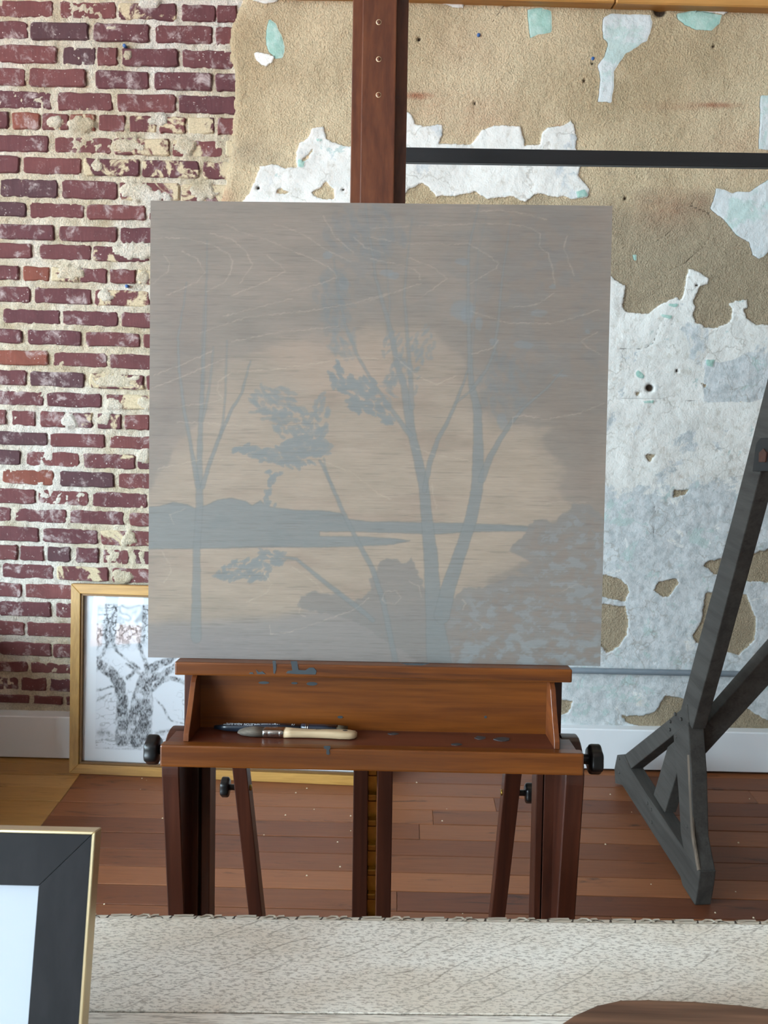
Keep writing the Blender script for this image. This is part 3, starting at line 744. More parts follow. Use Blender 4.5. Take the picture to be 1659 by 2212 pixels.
# ================================================================== EASEL
LEAN = 0.161
PC = np.array([-0.0348, 1.3485, 1.3596])                 # centre of the panel face
PS = 0.762
AU = np.array([1.0, 0.0015, 0.0]); AV = np.array([0, math.sin(LEAN), math.cos(LEAN)]); AN = np.array([0, -math.cos(LEAN), math.sin(LEAN)])
def E(u, v, n): return PC + AU * u + AV * v + AN * n
def uv(x, y, n):
    p = on_plane(x, y, E(0, 0, n), AN) - PC
    return float(p @ AU), float(p @ AV)
def ebox(name, u0, u1, v0, v1, n0, n1, mat, parent, bevel=0.0015, seg=2):
    return hexa(name, [E(u0, v0, n1), E(u1, v0, n1), E(u1, v0, n0), E(u0, v0, n0), E(u0, v1, n1), E(u1, v1, n1), E(u1, v1, n0), E(u0, v1, n0)], mat, parent, bevel, seg)
easel = empty('studio_easel', (PC[0], 1.5, 0.0))
tag(easel, 'tall reddish brown wooden studio easel with tray, mast and black knobs', 'easel')

# upper mast: two side rails behind a centre board with plugged holes
mu0, _ = uv(759, 220, -0.034); mu1, _ = uv(879, 220, -0.034)
bu0, _ = uv(780, 220, -0.0095); bu1, _ = uv(854, 220, -0.0095)
ebox('mast_rail', mu0, bu0 + 0.008, -0.52, 1.0, -0.062, -0.034, M['mast'], easel)
ebox('mast_rail', bu1 - 0.008, mu1, -0.52, 1.0, -0.062, -0.034, M['mast'], easel)
mboard = ebox('mast_board', bu0, bu1, -0.5, 1.0, -0.0345, -0.0095, M['mast'], easel, 0.002)
for (x, y) in ((818, 48), (818, 128), (817.5, 205), (817, -40)):
    u, v = uv(x, y, -0.0095)
    tube('hole_ring', E(u, v, -0.012), E(u, v, -0.0088), 0.0046, M['pale_wood'], mboard, 16)
    tube('hole_plug', E(u, v, -0.012), E(u, v, -0.0083), 0.0036, M['mast'], mboard, 16)

# canvas rest, tray
VB = -PS / 2
lu0, _ = uv(377, 1442, 0.028); lu1, _ = uv(1237, 1456, 0.028); _, lv0 = uv(808, 1467, 0.028)
ledge = ebox('canvas_rest', lu0, lu1, lv0, VB - 0.0004, -0.012, 0.028, M['easel_h'], easel, 0.003)
_, vf = uv(800, 1578, 0.0)
NF = 0.078
iu0, _ = uv(402, 1601, NF); iu1, _ = uv(1204, 1615, NF)
ebox('tray_back', iu0 + 0.002, iu1 - 0.002, vf - 0.01, lv0, -0.012, 0.0, M['easel_h'], easel, 0.0)
ebox('tray_floor', iu0 - 0.03, iu1 + 0.03, vf - 0.012, vf, -0.0, NF, M['easel_floor'], easel, 0.0)
pu0, _ = uv(345.5, 1632, 0.10); pu1, _ = uv(1262, 1650, 0.10); _, pv1 = uv(800, 1619, 0.10); _, pv0 = uv(800, 1666.5, 0.10)
lip = ebox('tray_lip', pu0, pu1, pv0, max(pv1, vf + 0.001), NF, 0.10, M['easel_h'], easel, 0.003)
for s, uc in ((-1, iu0), (1, iu1)):
    prof = [(0.001, lv0), (0.001, vf), (NF, vf), (NF - 0.002, vf + 0.012), (0.055, vf + 0.045), (0.034, vf + 0.085), (0.022, lv0)]
    prism('tray_side', [E(uc - 0.0045, v, n) for n, v in prof], AU * 0.009, M['easel_y'], easel, 0.0008)

# leaning inner posts (each a grooved pair)
for (xa, xb, xc, xd) in ((397, 429.5, 436, 454.5), (1159.5, 1174.5, 1176.5, 1210)):
    n1 = -0.022
    for (a, b, dn) in ((xa, xb, 0.0), (xc, xd, 0.0)):
        ua, _ = uv(a, 1665, n1); ub, _ = uv(b, 1665, n1)
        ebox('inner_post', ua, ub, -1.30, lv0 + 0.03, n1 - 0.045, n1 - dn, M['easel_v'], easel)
    ua, _ = uv(xb, 1665, n1); ub, _ = uv(xc, 1665, n1)
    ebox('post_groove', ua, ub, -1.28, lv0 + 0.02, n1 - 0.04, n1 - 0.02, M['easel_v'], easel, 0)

# upright cheeks with half-round tops, pivoted on the black knobs
def lobed_knob(center, axis_sign, r, width, name='knob', parent=None):
    c = np.asarray(center, float); rings = []
    prof = [(0.0, 0.80), (0.10, 0.95), (0.25, 1.0), (0.80, 1.0), (0.93, 0.94), (1.0, 0.78)]
    for (t, sc_) in prof:
        ring = []
        for k in range(36):
            a = 2 * math.pi * k / 36
            rr = r * sc_ * (1 - 0.13 * (0.5 - 0.5 * math.cos(6 * a)))
            ring.append(c + np.array([axis_sign * (t - 0.5) * width, rr * math.cos(a + 0.3), rr * math.sin(a + 0.3)]))
        rings.append(ring)
    kn = sweep(name, rings, M['knob'], parent)
    return kn
cheek_y0 = E(0, vf, NF)[1] + 0.004
for s, (xa, xb), kx, ky in ((-1, (349.5, 387.5), 331, 1619), (1, (1221, 1262.5), 1284, 1640)):
    pa_ = on_y(xa, 1690, cheek_y0); pb_ = on_y(xb, 1690, cheek_y0)
    x0, x1 = pa_[0], pb_[0]
    yc = cheek_y0 + 0.055
    ztop = on_y((xa + xb) / 2, 1574 if s < 0 else 1592, yc)[2]
    prof = [(cheek_y0, 0.07), (cheek_y0 + 0.11, 0.07)]
    for a in np.linspace(0, math.pi, 13): prof.append((yc + 0.055 * math.cos(a), ztop - 0.055 + 0.055 * math.sin(a)))
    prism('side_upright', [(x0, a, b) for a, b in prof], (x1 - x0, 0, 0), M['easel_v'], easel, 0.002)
    xo = x0 if s < 0 else x1
    kc = on_y(kx, ky, yc)
    kn = lobed_knob((kc[0], yc, kc[2]), s, 0.0255, 0.022, 'pivot_knob', easel)
    tube('knob_stem', (xo - s * 0.01, yc, kc[2]), (kc[0], yc, kc[2]), 0.0085, M['knob'], kn)
    # floor runner and casters
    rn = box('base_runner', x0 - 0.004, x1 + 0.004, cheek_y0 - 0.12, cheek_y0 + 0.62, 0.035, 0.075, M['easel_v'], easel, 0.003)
    for yy in (cheek_y0 - 0.08, cheek_y0 + 0.58):
        tube('caster', (x0 + 0.004, yy, 0.0195), (x1 - 0.004, yy, 0.0195), 0.0195, M['knob'], easel, 18)
xl = on_y(387, 1690, cheek_y0)[0]; xr = on_y(1221, 1690, cheek_y0)[0]
box('base_crossbar', xl, xr, cheek_y0 + 0.36, cheek_y0 + 0.40, 0.036, 0.074, M['easel_h'], easel, 0.002)
box('base_crossbar', xl, xr, cheek_y0 + 0.03, cheek_y0 + 0.07, 0.09, 0.15, M['easel_h'], easel, 0.002)

# slanted rear struts with small knobs
YS = 1.455
for s, xs in ((-1, (502, 533, 536, 565.5)), (1, (1092, 1128, 1062, 1093))):
    t0 = on_y(xs[0], 1668, YS); t1 = on_y(xs[1], 1668, YS); b0 = on_y(xs[2], 1970, YS); b1 = on_y(xs[3], 1970, YS)
    # carry the bar up behind the tray and down to the crossbar
    def ext(a, b, z): return a + (b - a) * ((z - a[2]) / (b[2] - a[2]))
    zt_, zb_ = 1.02, 0.06
    T0, T1, B0, B1 = ext(t0, b0, zt_), ext(t1, b1, zt_), ext(t0, b0, zb_), ext(t1, b1, zb_)
    d = np.array([0, 0.034, 0])
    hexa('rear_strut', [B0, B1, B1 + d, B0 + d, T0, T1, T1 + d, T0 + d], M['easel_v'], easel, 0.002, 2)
    kp = on_y(487 if s < 0 else 1143, 1700 if s < 0 else 1713, YS + 0.016)
    kn = lobed_knob(kp, s, 0.0205, 0.0165, 'strut_knob', easel)
    ex = ext(t0, b0, kp[2])[0] if s < 0 else ext(t1, b1, kp[2])[0]
    tube('knob_stem', (ex - s * 0.004, kp[1], kp[2]), kp, 0.006, M['knob'], kn)
    ix = ext(t1, b1, kp[2])[0] if s < 0 else ext(t0, b0, kp[2])[0]
    tube('bolt_head', (ix + s * 0.002, kp[1], kp[2]), (ix - s * 0.003, kp[1], kp[2]), 0.006, M['brass'], easel, 14)

# centre rails with the brass ratchet
YR = 1.46
def rail(xa, xb, xc, xd):
    t0, t1 = on_y(xa, 1667, YR), on_y(xb, 1667, YR); b0, b1 = on_y(xc, 1972, YR), on_y(xd, 1972, YR)
    def ext(a, b, z): return a + (b - a) * ((z - a[2]) / (b[2] - a[2]))
    d = np.array([0, 0.04, 0]); zt_, zb_ = 1.02, 0.06
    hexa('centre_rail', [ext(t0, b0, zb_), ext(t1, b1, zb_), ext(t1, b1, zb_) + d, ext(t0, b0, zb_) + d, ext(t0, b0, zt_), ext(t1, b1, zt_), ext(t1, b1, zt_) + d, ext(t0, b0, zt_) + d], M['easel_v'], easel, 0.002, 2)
rail(763.6, 795.3, 760, 792.5); rail(815.5, 848.7, 811.7, 844)
rack0 = on_y(805, 1667, YR + 0.022); rack1 = on_y(802, 1972, YR + 0.022)
rw = 0.0085
def on_rack(z): return rack0 + (rack1 - rack0) * ((z - rack0[2]) / (rack1[2] - rack0[2]))
A, B = on_rack(1.0), on_rack(0.12)
rk = hexa('ratchet_strip', [B + np.array(q) for q in ((-rw, 0, 0), (rw, 0, 0), (rw, 0.004, 0), (-rw, 0.004, 0))] + [A + np.array(q) for q in ((-rw, 0, 0), (rw, 0, 0), (rw, 0.004, 0), (-rw, 0.004, 0))], M['brass'], easel)
tooth = None
pz = (on_y(800, 1721, YR)[2] - on_y(800, 1776, YR)[2])
zz = on_y(800, 1667, YR)[2] + 4 * pz
while zz > 0.14:
    c = on_rack(zz)
    if tooth is None:
        pr = [(-0.012, 0.0), (-0.012, -0.004), (-0.007, -0.006), (-0.006, -0.016), (-0.001, -0.022), (0.002, -0.020), (0.002, 0.0)]
        tooth = prism('ratchet_tooth', [c + np.array([-rw * 0.95, a, b]) for a, b in pr], (2 * rw * 0.95, 0, 0), M['brass'], rk, 0.0006)
        off = WL[tooth.name] - c
    else:
        copy_part(tooth, c + off, rk)
    zz -= pz

# paint marks on the rest and tray
def blob(pts, n, v_=None, parent=None, flat=False):
    P = []
    for (x, y) in pts:
        if flat:
            p = on_plane(x, y, E(0, v_, 0), AV); P.append(p)
        else:
            u, v = uv(x, y, n); P.append(E(u, v, n))
    off = (AV if flat else AN) * 0.0004
    prism('paint_mark', [p - off * 0.5 for p in P], off * 1.5, M['paint_drip'], parent)
nl = 0.0282
blob([(628, 1428), (642, 1428), (645, 1447), (660, 1448), (668, 1442), (678, 1442), (684, 1449), (682, 1457), (640, 1456), (618, 1454), (622, 1449), (632, 1448)], nl, parent=ledge)
blob([(589, 1427), (596, 1427), (597, 1445), (594, 1455), (591, 1455), (590, 1440)], nl, parent=ledge)
blob([(538, 1455), (541, 1452), (546, 1452), (548, 1456)], nl, parent=ledge)
blob([(553, 1446), (560, 1452), (567, 1450), (574, 1456), (556, 1456)], nl, parent=ledge)
blob([(862, 1432.5), (930, 1433), (912, 1437), (880, 1436)], nl, parent=ledge)
tb = bpy.data.objects['tray_back']
for (x, y, w_, hh) in ((570, 1474.5, 12, 3), (636, 1475.5, 7, 2.5), (674, 1477, 12, 4), (735, 1549, 6, 3), (1049, 1549, 3, 3)):
    blob([(x + w_ * math.cos(a), y + hh * math.sin(a)) for a in np.linspace(0, 2 * math.pi, 10, endpoint=False)], 0.0002, parent=tb)
tf = bpy.data.objects['tray_floor']
for (x, y, w_, hh) in ((1037, 1594, 14, 4), (1085, 1597, 20, 5), (850, 1585, 12, 2.5), (985, 1608, 14, 2.5)):
    blob([(x + w_ * math.cos(a) * random.uniform(0.7, 1.1), y + hh * math.sin(a) * random.uniform(0.7, 1.1)) for a in np.linspace(0, 2 * math.pi, 12, endpoint=False)], 0, vf + 0.0003, tf, True)
blob([(700, 1611), (714, 1611), (714, 1617), (711, 1620), (713, 1628), (709, 1631), (705, 1628), (706, 1619), (700, 1616)], 0.1003, parent=lip)

# ================================================================== PAINTED PANEL
NP = 520
uu = np.linspace(-PS / 2, PS / 2, NP); vv = np.linspace(-PS / 2, PS / 2, NP)
UU, VV = np.meshgrid(uu, vv)
PG = PC + UU[..., None] * AU + VV[..., None] * AV
pp = project(PG.reshape(-1, 3)); px = pp[:, 0].reshape(UU.shape); py = pp[:, 1].reshape(UU.shape)
wob = 3.0 * fbm(px / 22, py / 22, 201, 4); wx = px + wob + 2 * fbm(px / 7, py / 7, 205, 2); wy = py + 3.0 * fbm(px / 22, py / 22, 211, 4) + 1.5 * fbm(px / 7, py / 7, 215, 2)
def over(c, a, rgb): return c * (1 - a[..., None]) + np.asarray(rgb, float) * a[..., None]
# colours as they would be read off the photograph, turned into reflectance below
dk = np.array([148, 142, 136.0]); lt = np.array([174, 163, 150.0])
c = np.ones(px.shape + (3,)) * dk
f1 = fbm(px / 130, py / 45, 221, 4); f2 = fbm(px / 60, py / 18, 231, 4)
c = c + f1[..., None] * np.array([9, 7, 6]) + f2[..., None] * np.array([5, 4, 3.5])
sky = sdf_poly(px + 46 * fbm(px / 70, py / 60, 241, 5), py + 34 * fbm(px / 80, py / 50, 251, 5), [(300, 1095), (320, 1045), (372, 955), (418, 905), (462, 770), (560, 752), (640, 735), (700, 742), (800, 705), (900, 690), (960, 745), (1000, 795), (1040, 872), (1100, 905), (1215, 930), (1180, 965), (1240, 1010), (1215, 1060), (1255, 1090), (1210, 1140), (1150, 1180), (1090, 1260), (1000, 1300), (700, 1345), (300, 1360)], 120)
a = 0.55 * sstep(-6, 12, sky) + 0.45 * sstep(-20, 70, sky)
c = over(c, 0.9 * a * (0.62 + 0.38 * sstep(720, 1040, py)), lt)
c = c + (a * f2)[..., None] * np.array([8, 7, 7]) + (a * sstep(0.1, 0.6, f1))[..., None] * np.array([-8, -9, -8])
c = over(c, 0.35 * sstep(-20, 30, sdf_poly(wx, wy, [(560, 745), (720, 715), (850, 720), (860, 860), (700, 870), (600, 800)], 90)), (182, 164, 150))
c = over(c, 0.30 * sstep(-25, 45, sdf_poly(px, py, [(1080, 440), (1330, 440), (1310, 1090), (1230, 1060), (1240, 980), (1170, 900), (1060, 850), (1000, 700)], 90)), (130, 120, 113))
c = over(c, 0.30 * sstep(-20, 60, sdf_poly(px, py, [(320, 560), (470, 640), (450, 800), (400, 920), (320, 1030)], 90)), (130, 122, 119))
blue = np.array([136, 143, 146.0]); blue2 = np.array([146, 155, 161.0])
# faint haze of foliage high up
fol = 0
for (x, y, rx, ry, w_) in ((780, 560, 80, 110, .34), (850, 480, 110, 60, .25), (720, 660, 40, 60, .30), (1010, 560, 60, 110, .30), (1090, 640, 110, 130, .34), (1200, 560, 110, 140, .34), (1170, 760, 110, 90, .34), (1110, 820, 60, 80, .34), (1270, 720, 50, 160, .34), (930, 640, 60, 60, .15), (1060, 500, 100, 50, .25)):
    fol = np.maximum(fol, w_ * np.exp(-((px - x) / rx) ** 2 - ((py - y) / ry) ** 2))
leafn = sstep(-0.15, 0.25, fbm(px / 26, py / 22, 261, 4))
c = over(c, np.clip(fol * (0.45 + 0.85 * leafn), 0, 0.6), (128, 135, 140))
for (x, y, rx, ry) in ((742, 614, 12, 14), (706, 552, 11, 9), (835, 590, 14, 8), (850, 596, 12, 8), (1000, 565, 16, 8), (1165, 677, 18, 9), (1130, 745, 22, 9), (1000, 670, 28, 22), (1010, 680, 14, 22), (1035, 700, 8, 14), (1195, 620, 8, 6), (1210, 812, 18, 4), (1068, 738, 10, 8), (1270, 716, 6, 5), (1085, 910, 12, 20)):
    d = ((wx - x) / rx) ** 2 + ((wy - y) / ry) ** 2
    c = over(c, 0.45 * sstep(1.3, 0.6, d), (136, 150, 160))
# far shore, water line
shore = [(300, 1097), (345, 1093), (375, 1085), (405, 1090), (420, 1098), (445, 1092), (470, 1080), (500, 1076), (530, 1082), (545, 1092), (562, 1082), (575, 1094), (600, 1098), (640, 1102), (700, 1104), (735, 1108), (750, 1122), (800, 1127), (850, 1127), (920, 1130), (1000, 1130), (1130, 1136), (1160, 1141), (1145, 1147), (1040, 1148), (930, 1154), (860, 1151), (770, 1148), (690, 1148), (690, 1158), (780, 1159), (850, 1163), (886, 1168), (850, 1176), (780, 1180), (700, 1182), (560, 1182), (500, 1184), (300, 1186)]
s_ = sdf_poly(wx * 0.5 + px * 0.5, wy * 0.35 + py * 0.65, shore)
c = over(c, 0.92 * sstep(-1.5, 1.5, s_), blue + 0)
c = over(c, 0.35 * sstep(-2.2, -0.4, s_) * sstep(2.2, 0.4, s_), (116, 120, 122))
c = over(c, 0.4 * sstep(-1, 3, s_) * sstep(0.0, 0.5, f2), (128, 136, 139))
# near bank and bushes
bank = [(300, 1336), (430, 1336), (520, 1330), (600, 1325), (660, 1312), (700, 1310), (800, 1310), (1320, 1290), (1320, 1460), (300, 1460)]
c = over(c, 0.75 * sstep(-6, 22, sdf_poly(px, wy, bank)), (148, 147, 148))
bush = [(640, 1312), (650, 1290), (680, 1276), (710, 1282), (730, 1275), (760, 1302), (780, 1290), (800, 1268), (795, 1255), (825, 1208), (850, 1205), (868, 1216), (890, 1204), (900, 1230), (912, 1252), (925, 1292), (985, 1292), (1000, 1266), (1030, 1272), (1080, 1256), (1100, 1243), (1140, 1246), (1112, 1232), (1150, 1215), (1100, 1192), (1104, 1176), (1130, 1160), (1140, 1142), (1150, 1126), (1180, 1122), (1200, 1132), (1210, 1115), (1225, 1100), (1240, 1087), (1270, 1090), (1290, 1105), (1320, 1130), (1320, 1460), (940, 1460), (860, 1400), (760, 1340)]
sb = sdf_poly(px + 2.2 * wob + 5 * fbm(px / 11, py / 9, 271, 3), py + 5 * fbm(px / 11, py / 9, 281, 3), bush)
c = over(c, 0.86 * sstep(-2, 3, sb), np.array([140, 139, 138]))
tex = fbm(wx / 19 + 0.6 * f2, wy / 13, 291, 5)
c = over(c, sstep(2, 30, sb) * 0.48 * sstep(0.10, 0.22, tex) * sstep(900, 1060, px), (150, 161, 168))
c = over(c, sstep(2, 30, sb) * 0.36 * sstep(-0.12, -0.26, tex) * sstep(880, 1060, px), (146, 133, 124))
low = sstep(1360, 1420, py)
c = over(c, low * 0.4 * sstep(-0.02, 0.10, tex) * sstep(960, 1000, px), (152, 166, 174))
c = over(c, 0.35 * sstep(1350, 1400, py) * sstep(700, 400, px), (140, 139, 144))
# trees
def stroke(pts, al=0.8, colr=None, soft=1.4):
    global c
    s = sdf_line(px * 0.6 + wx * 0.4, py, pts)
    fade = np.interp(py, [430, 760, 900, 1100], [0.60, 0.82, 0.96, 1.0])
    c = over(c, al * sstep(-soft, soft, s) * fade, blue if colr is None else colr)
    c = over(c, 0.22 * al * sstep(-2.2, -0.6, s) * sstep(1.8, 0.4, s) * fade, (112, 116, 118))
stroke([(424, 1378, 22), (424, 1290, 19), (425, 1185, 15), (431, 1090, 15), (430, 1040, 14), (432, 950, 10), (437, 840, 8), (443, 700, 5), (446, 600, 3), (447, 520, 2)])
stroke([(427, 1050, 12), (412, 960, 7), (397, 880, 6), (387, 800, 5), (384, 730, 4), (398, 650, 3), (403, 610, 2.5)])
stroke([(437, 1052, 10), (456, 990, 8), (474, 945, 7), (500, 885, 6), (522, 850, 5), (535, 800, 3.5), (541, 780, 2.5)])
stroke([(477, 945, 5), (485, 880, 4), (489, 790, 3.5), (490, 735, 2.5)], 0.65)
stroke([(438, 910, 5), (450, 850, 5), (458, 790, 4), (461, 750, 3)], 0.65)
stroke([(437, 840, 3), (436, 740, 2.5), (440, 660, 2)], 0.6)
stroke([(855, 1432, 12), (840, 1360, 11), (828, 1300, 11), (805, 1230, 10), (775, 1175, 9), (745, 1115, 8), (715, 1045, 7), (697, 1005, 6), (690, 995, 4)])
stroke([(715, 1045, 5), (703, 1010, 4), (700, 990, 3)], 0.6)
stroke([(612, 1203, 4), (640, 1208, 6), (665, 1228, 7), (710, 1265, 9), (770, 1310, 11), (805, 1340, 9)])
stroke([(950, 1440, 52), (945, 1400, 50), (938, 1330, 36), (930, 1200, 29), (922, 1120, 24), (915, 1045, 22), (900, 980, 18), (888, 930, 18), (882, 890, 20), (872, 830, 13), (858, 790, 11), (845, 720, 10), (828, 660, 8), (812, 600, 6), (797, 500, 4), (788, 430, 3)], 0.9)
stroke([(886, 940, 11), (865, 912, 9), (835, 870, 7), (802, 820, 6), (770, 765, 6), (748, 705, 5), (732, 650, 4), (722, 560, 3)])
stroke([(889, 880, 12), (887, 815, 9), (881, 740, 7), (873, 640, 5), (880, 560, 3.5), (890, 470, 2.5)])
stroke([(836, 720, 4), (842, 660, 4), (835, 580, 3), (822, 480, 2.5)], 0.6)
stroke([(917, 1060, 10), (928, 1000, 11), (945, 950, 9), (965, 915, 7.5), (985, 870, 6), (1000, 830, 4.5), (1010, 800, 3.5)])
stroke([(955, 1330, 34), (968, 1270, 30), (985, 1220, 27), (1002, 1170, 26), (1018, 1120, 25), (1030, 1060, 25), (1033, 1010, 25), (1033, 940, 19), (1031, 880, 17), (1018, 830, 13), (1014, 760, 9), (1011, 660, 7), (1012, 540, 5), (1028, 470, 3), (1036, 430, 2.5)], 0.9)
stroke([(1040, 1035, 16), (1060, 985, 12), (1082, 945, 10), (1105, 912, 8), (1130, 882, 6), (1180, 840, 4), (1215, 800, 3)])
stroke([(1022, 838, 9), (1050, 800, 6), (1068, 760, 6), (1078, 680, 5), (1085, 600, 4), (1098, 510, 3), (1104, 470, 2.5)])
stroke([(985, 870, 5), (1010, 850, 4), (1025, 838, 4)], 0.7)
stroke([(1018, 830, 5), (1022, 700, 4), (1034, 540, 3), (1050, 470, 2)], 0.5)
# leaves
rl = random.Random(21)
def leaves(n, cx, cy, rx, ry, size, al=0.6, ang=0.6, colr=(138, 145, 148)):
    global c
    for _ in range(n):
        t_ = rl.uniform(0, 2 * math.pi); q = math.sqrt(rl.random())
        x, y = cx + rx * q * math.cos(t_), cy + ry * q * math.sin(t_)
        s1, s2 = size * rl.uniform(0.7, 1.5), size * rl.uniform(0.35, 0.6); an = ang + rl.uniform(-0.7, 0.7)
        m = (np.abs(px - x) < 2.6 * s1) & (np.abs(py - y) < 2.6 * s1)
        dx, dy = wx[m] - x, wy[m] - y
        e = ((dx * math.cos(an) + dy * math.sin(an)) / s1) ** 2 + ((-dx * math.sin(an) + dy * math.cos(an)) / s2) ** 2
        a_ = min(1.0, al * 1.22) * sstep(1.25, 0.85, e)
        c[m] = c[m] * (1 - a_[:, None]) + np.asarray(colr, float) * a_[:, None]
leaves(60, 590, 870, 52, 36, 9, 0.42, 0.5); leaves(60, 632, 915, 50, 40, 9, 0.5, 0.4); leaves(34, 690, 905, 20, 55, 9, 0.5, 1.8)
leaves(60, 660, 965, 50, 22, 10, 0.55, -0.2); leaves(40, 600, 985, 55, 16, 10, 0.6, 0.1); leaves(10, 530, 972, 20, 6, 11, 0.7, -0.1); leaves(16, 640, 1000, 40, 8, 8, 0.55)
leaves(12, 580, 1050, 18, 26, 8, 0.6, 1.9); leaves(6, 577, 1088, 20, 10, 8, 0.6, 1.7); leaves(5, 595, 1020, 18, 6, 7, 0.55)
leaves(60, 530, 1235, 52, 24, 8, 0.6, -0.5); leaves(40, 580, 1205, 36, 18, 8, 0.55, 0.2); leaves(12, 485, 1245, 20, 8, 8, 0.55)
leaves(16, 725, 810, 14, 28, 10, 0.6, 1.1); leaves(40, 775, 835, 40, 24, 10, 0.62, 0.5); leaves(40, 795, 875, 44, 18, 10, 0.65, 0.5); leaves(12, 830, 905, 18, 10, 9, 0.6)
leaves(44, 890, 790, 30, 60, 7, 0.4, 2.0); leaves(40, 850, 770, 26, 60, 8, 0.4, 1.9); leaves(26, 915, 745, 22, 40, 7, 0.35, 1.9); leaves(40, 740, 740, 30, 50, 9, 0.28, 1.2); leaves(18, 840, 850, 12, 40, 8, 0.35)
leaves(60, 720, 650, 40, 70, 12, 0.22, 1.2, (130, 137, 141)); leaves(60, 1090, 830, 60, 70, 13, 0.2, 1.4, (130, 137, 141)); leaves(70, 790, 500, 90, 60, 15, 0.18, 1.3, (130, 137, 142))
# raised grain of the birch ply
def gl(ox, oy, pts, w_=1.6, al=0.34):
    global c
    P = [(ox + x / 3.0164, oy + y / 3.0164, w_) for x, y in pts]
    s = sdf_line(px + 2.2 * fbm(px / 6, py / 6, 301, 2), py + 2.2 * fbm(px / 6, py / 6, 311, 2), P)
    c = over(c, al * sstep(-1.3, 0.8, s) * (0.5 + 0.5 * sstep(-0.4, 0.3, fbm(px / 16, py / 16, 321, 2))), (206, 196, 180))
for o, L in (((300, 400), [[(80, 345), (300, 345), (480, 390), (590, 450), (610, 500), (600, 570), (550, 640), (440, 690)], [(470, 315), (600, 350), (700, 430), (740, 520), (690, 590), (660, 640)], [(570, 260), (700, 320), (830, 350), (1000, 430), (1130, 480), (1250, 540), (1290, 600), (1190, 640), (1000, 690)], [(880, 255), (950, 270), (1090, 330), (1200, 410), (1380, 500)], [(280, 430), (380, 480), (430, 570), (380, 630), (180, 720)], [(830, 460), (920, 520), (955, 560), (800, 640), (600, 720)], [(90, 1240), (280, 1170), (480, 1080)], [(90, 1320), (300, 1240), (560, 1130)], [(260, 1440), (460, 1420), (550, 1390), (510, 1340), (520, 1280), (600, 1220), (880, 1200), (1100, 1170), (1400, 1120), (1640, 1140)], [(550, 855), (800, 790), (1000, 740)], [(400, 960), (700, 860), (1100, 820), (1400, 770), (1640, 700)], [(160, 455), (200, 500), (190, 560), (90, 640)], [(1200, 200), (1280, 340), (1400, 440)], [(1400, 340), (1480, 410), (1600, 440)], [(600, 1020), (900, 960), (1300, 920)]]),
             ((800, 400), [[(0, 280), (250, 270), (700, 250), (900, 250), (1050, 280), (1110, 320), (1100, 400), (1160, 450), (1190, 560), (1200, 650)], [(0, 340), (240, 380), (540, 390), (640, 380), (740, 440), (840, 510), (820, 545), (720, 600), (640, 650)], [(900, 790), (1000, 790), (1100, 770), (1200, 700)], [(1280, 330), (1260, 400), (1300, 520), (1330, 590)], [(1480, 960), (1390, 1000), (1370, 1020), (1420, 1060), (1510, 1110)], [(0, 480), (240, 530), (320, 570), (325, 620)], [(240, 470), (420, 540), (500, 610), (430, 660), (330, 730)], [(0, 750), (180, 690), (330, 640)], [(650, 820), (900, 900), (1200, 900), (1500, 810)], [(150, 1110), (300, 1240), (430, 1300), (560, 1240)], [(920, 1580), (930, 1510), (1000, 1500), (1150, 1525), (1350, 1490), (1520, 1420)], [(650, 170), (850, 165), (1000, 185), (1150, 220)], [(660, 1100), (800, 1060), (830, 1010)]]),
             ((300, 900), [[(800, 990), (830, 1040), (865, 1090), (830, 1150), (700, 1210)], [(150, 880), (200, 960), (210, 1020), (160, 1080)], [(1030, 1190), (1050, 1240), (1040, 1280), (1080, 1300)], [(1200, 290), (1400, 370), (1560, 500), (1640, 540)], [(250, 35), (500, 45), (800, 65)], [(120, 340), (400, 280), (700, 290)], [(300, 600), (200, 640), (230, 700)], [(1000, 980), (1150, 1080), (1200, 1150)], [(850, 1360), (860, 1420), (1000, 1400), (1400, 1260), (1500, 1180)]]),
             ((800, 900), [[(230, 180), (420, 250), (660, 290)], [(75, 1190), (100, 1140), (170, 1135), (200, 1180), (160, 1220), (100, 1215), (75, 1190)], [(600, 1190), (620, 1220), (600, 1260)], [(690, 1340), (730, 1370), (720, 1400)], [(1100, 570), (1250, 555), (1400, 560)], [(400, 430), (410, 500), (430, 600)], [(1250, 1140), (1320, 1100), (1390, 1090)], [(250, 1070), (320, 1110), (330, 1180)]])):
    for l in L: gl(o[0], o[1], l)
c = over(c, 0.25 * sstep(0.35, 0.7, fbm(px / 90, py / 1.6, 331, 2)), (112, 108, 106))
c = np.clip(c, 30, 240)
refl = lina(c) * np.array([0.665, 0.60, 0.545])
panel = grid_mesh('painted_panel', PG[..., 0], PG[..., 1], PG[..., 2], M['canvas'], None, colors={'paint': refl})
tag(panel, 'square wooden panel painted with misty grey trees by a lake, standing on the easel', 'painting')
PANEL_T = 0.0082
ebox('panel_back', -PS / 2, PS / 2, -PS / 2, PS / 2, -PANEL_T, -0.0002, M['panel_edge'], panel, 0)

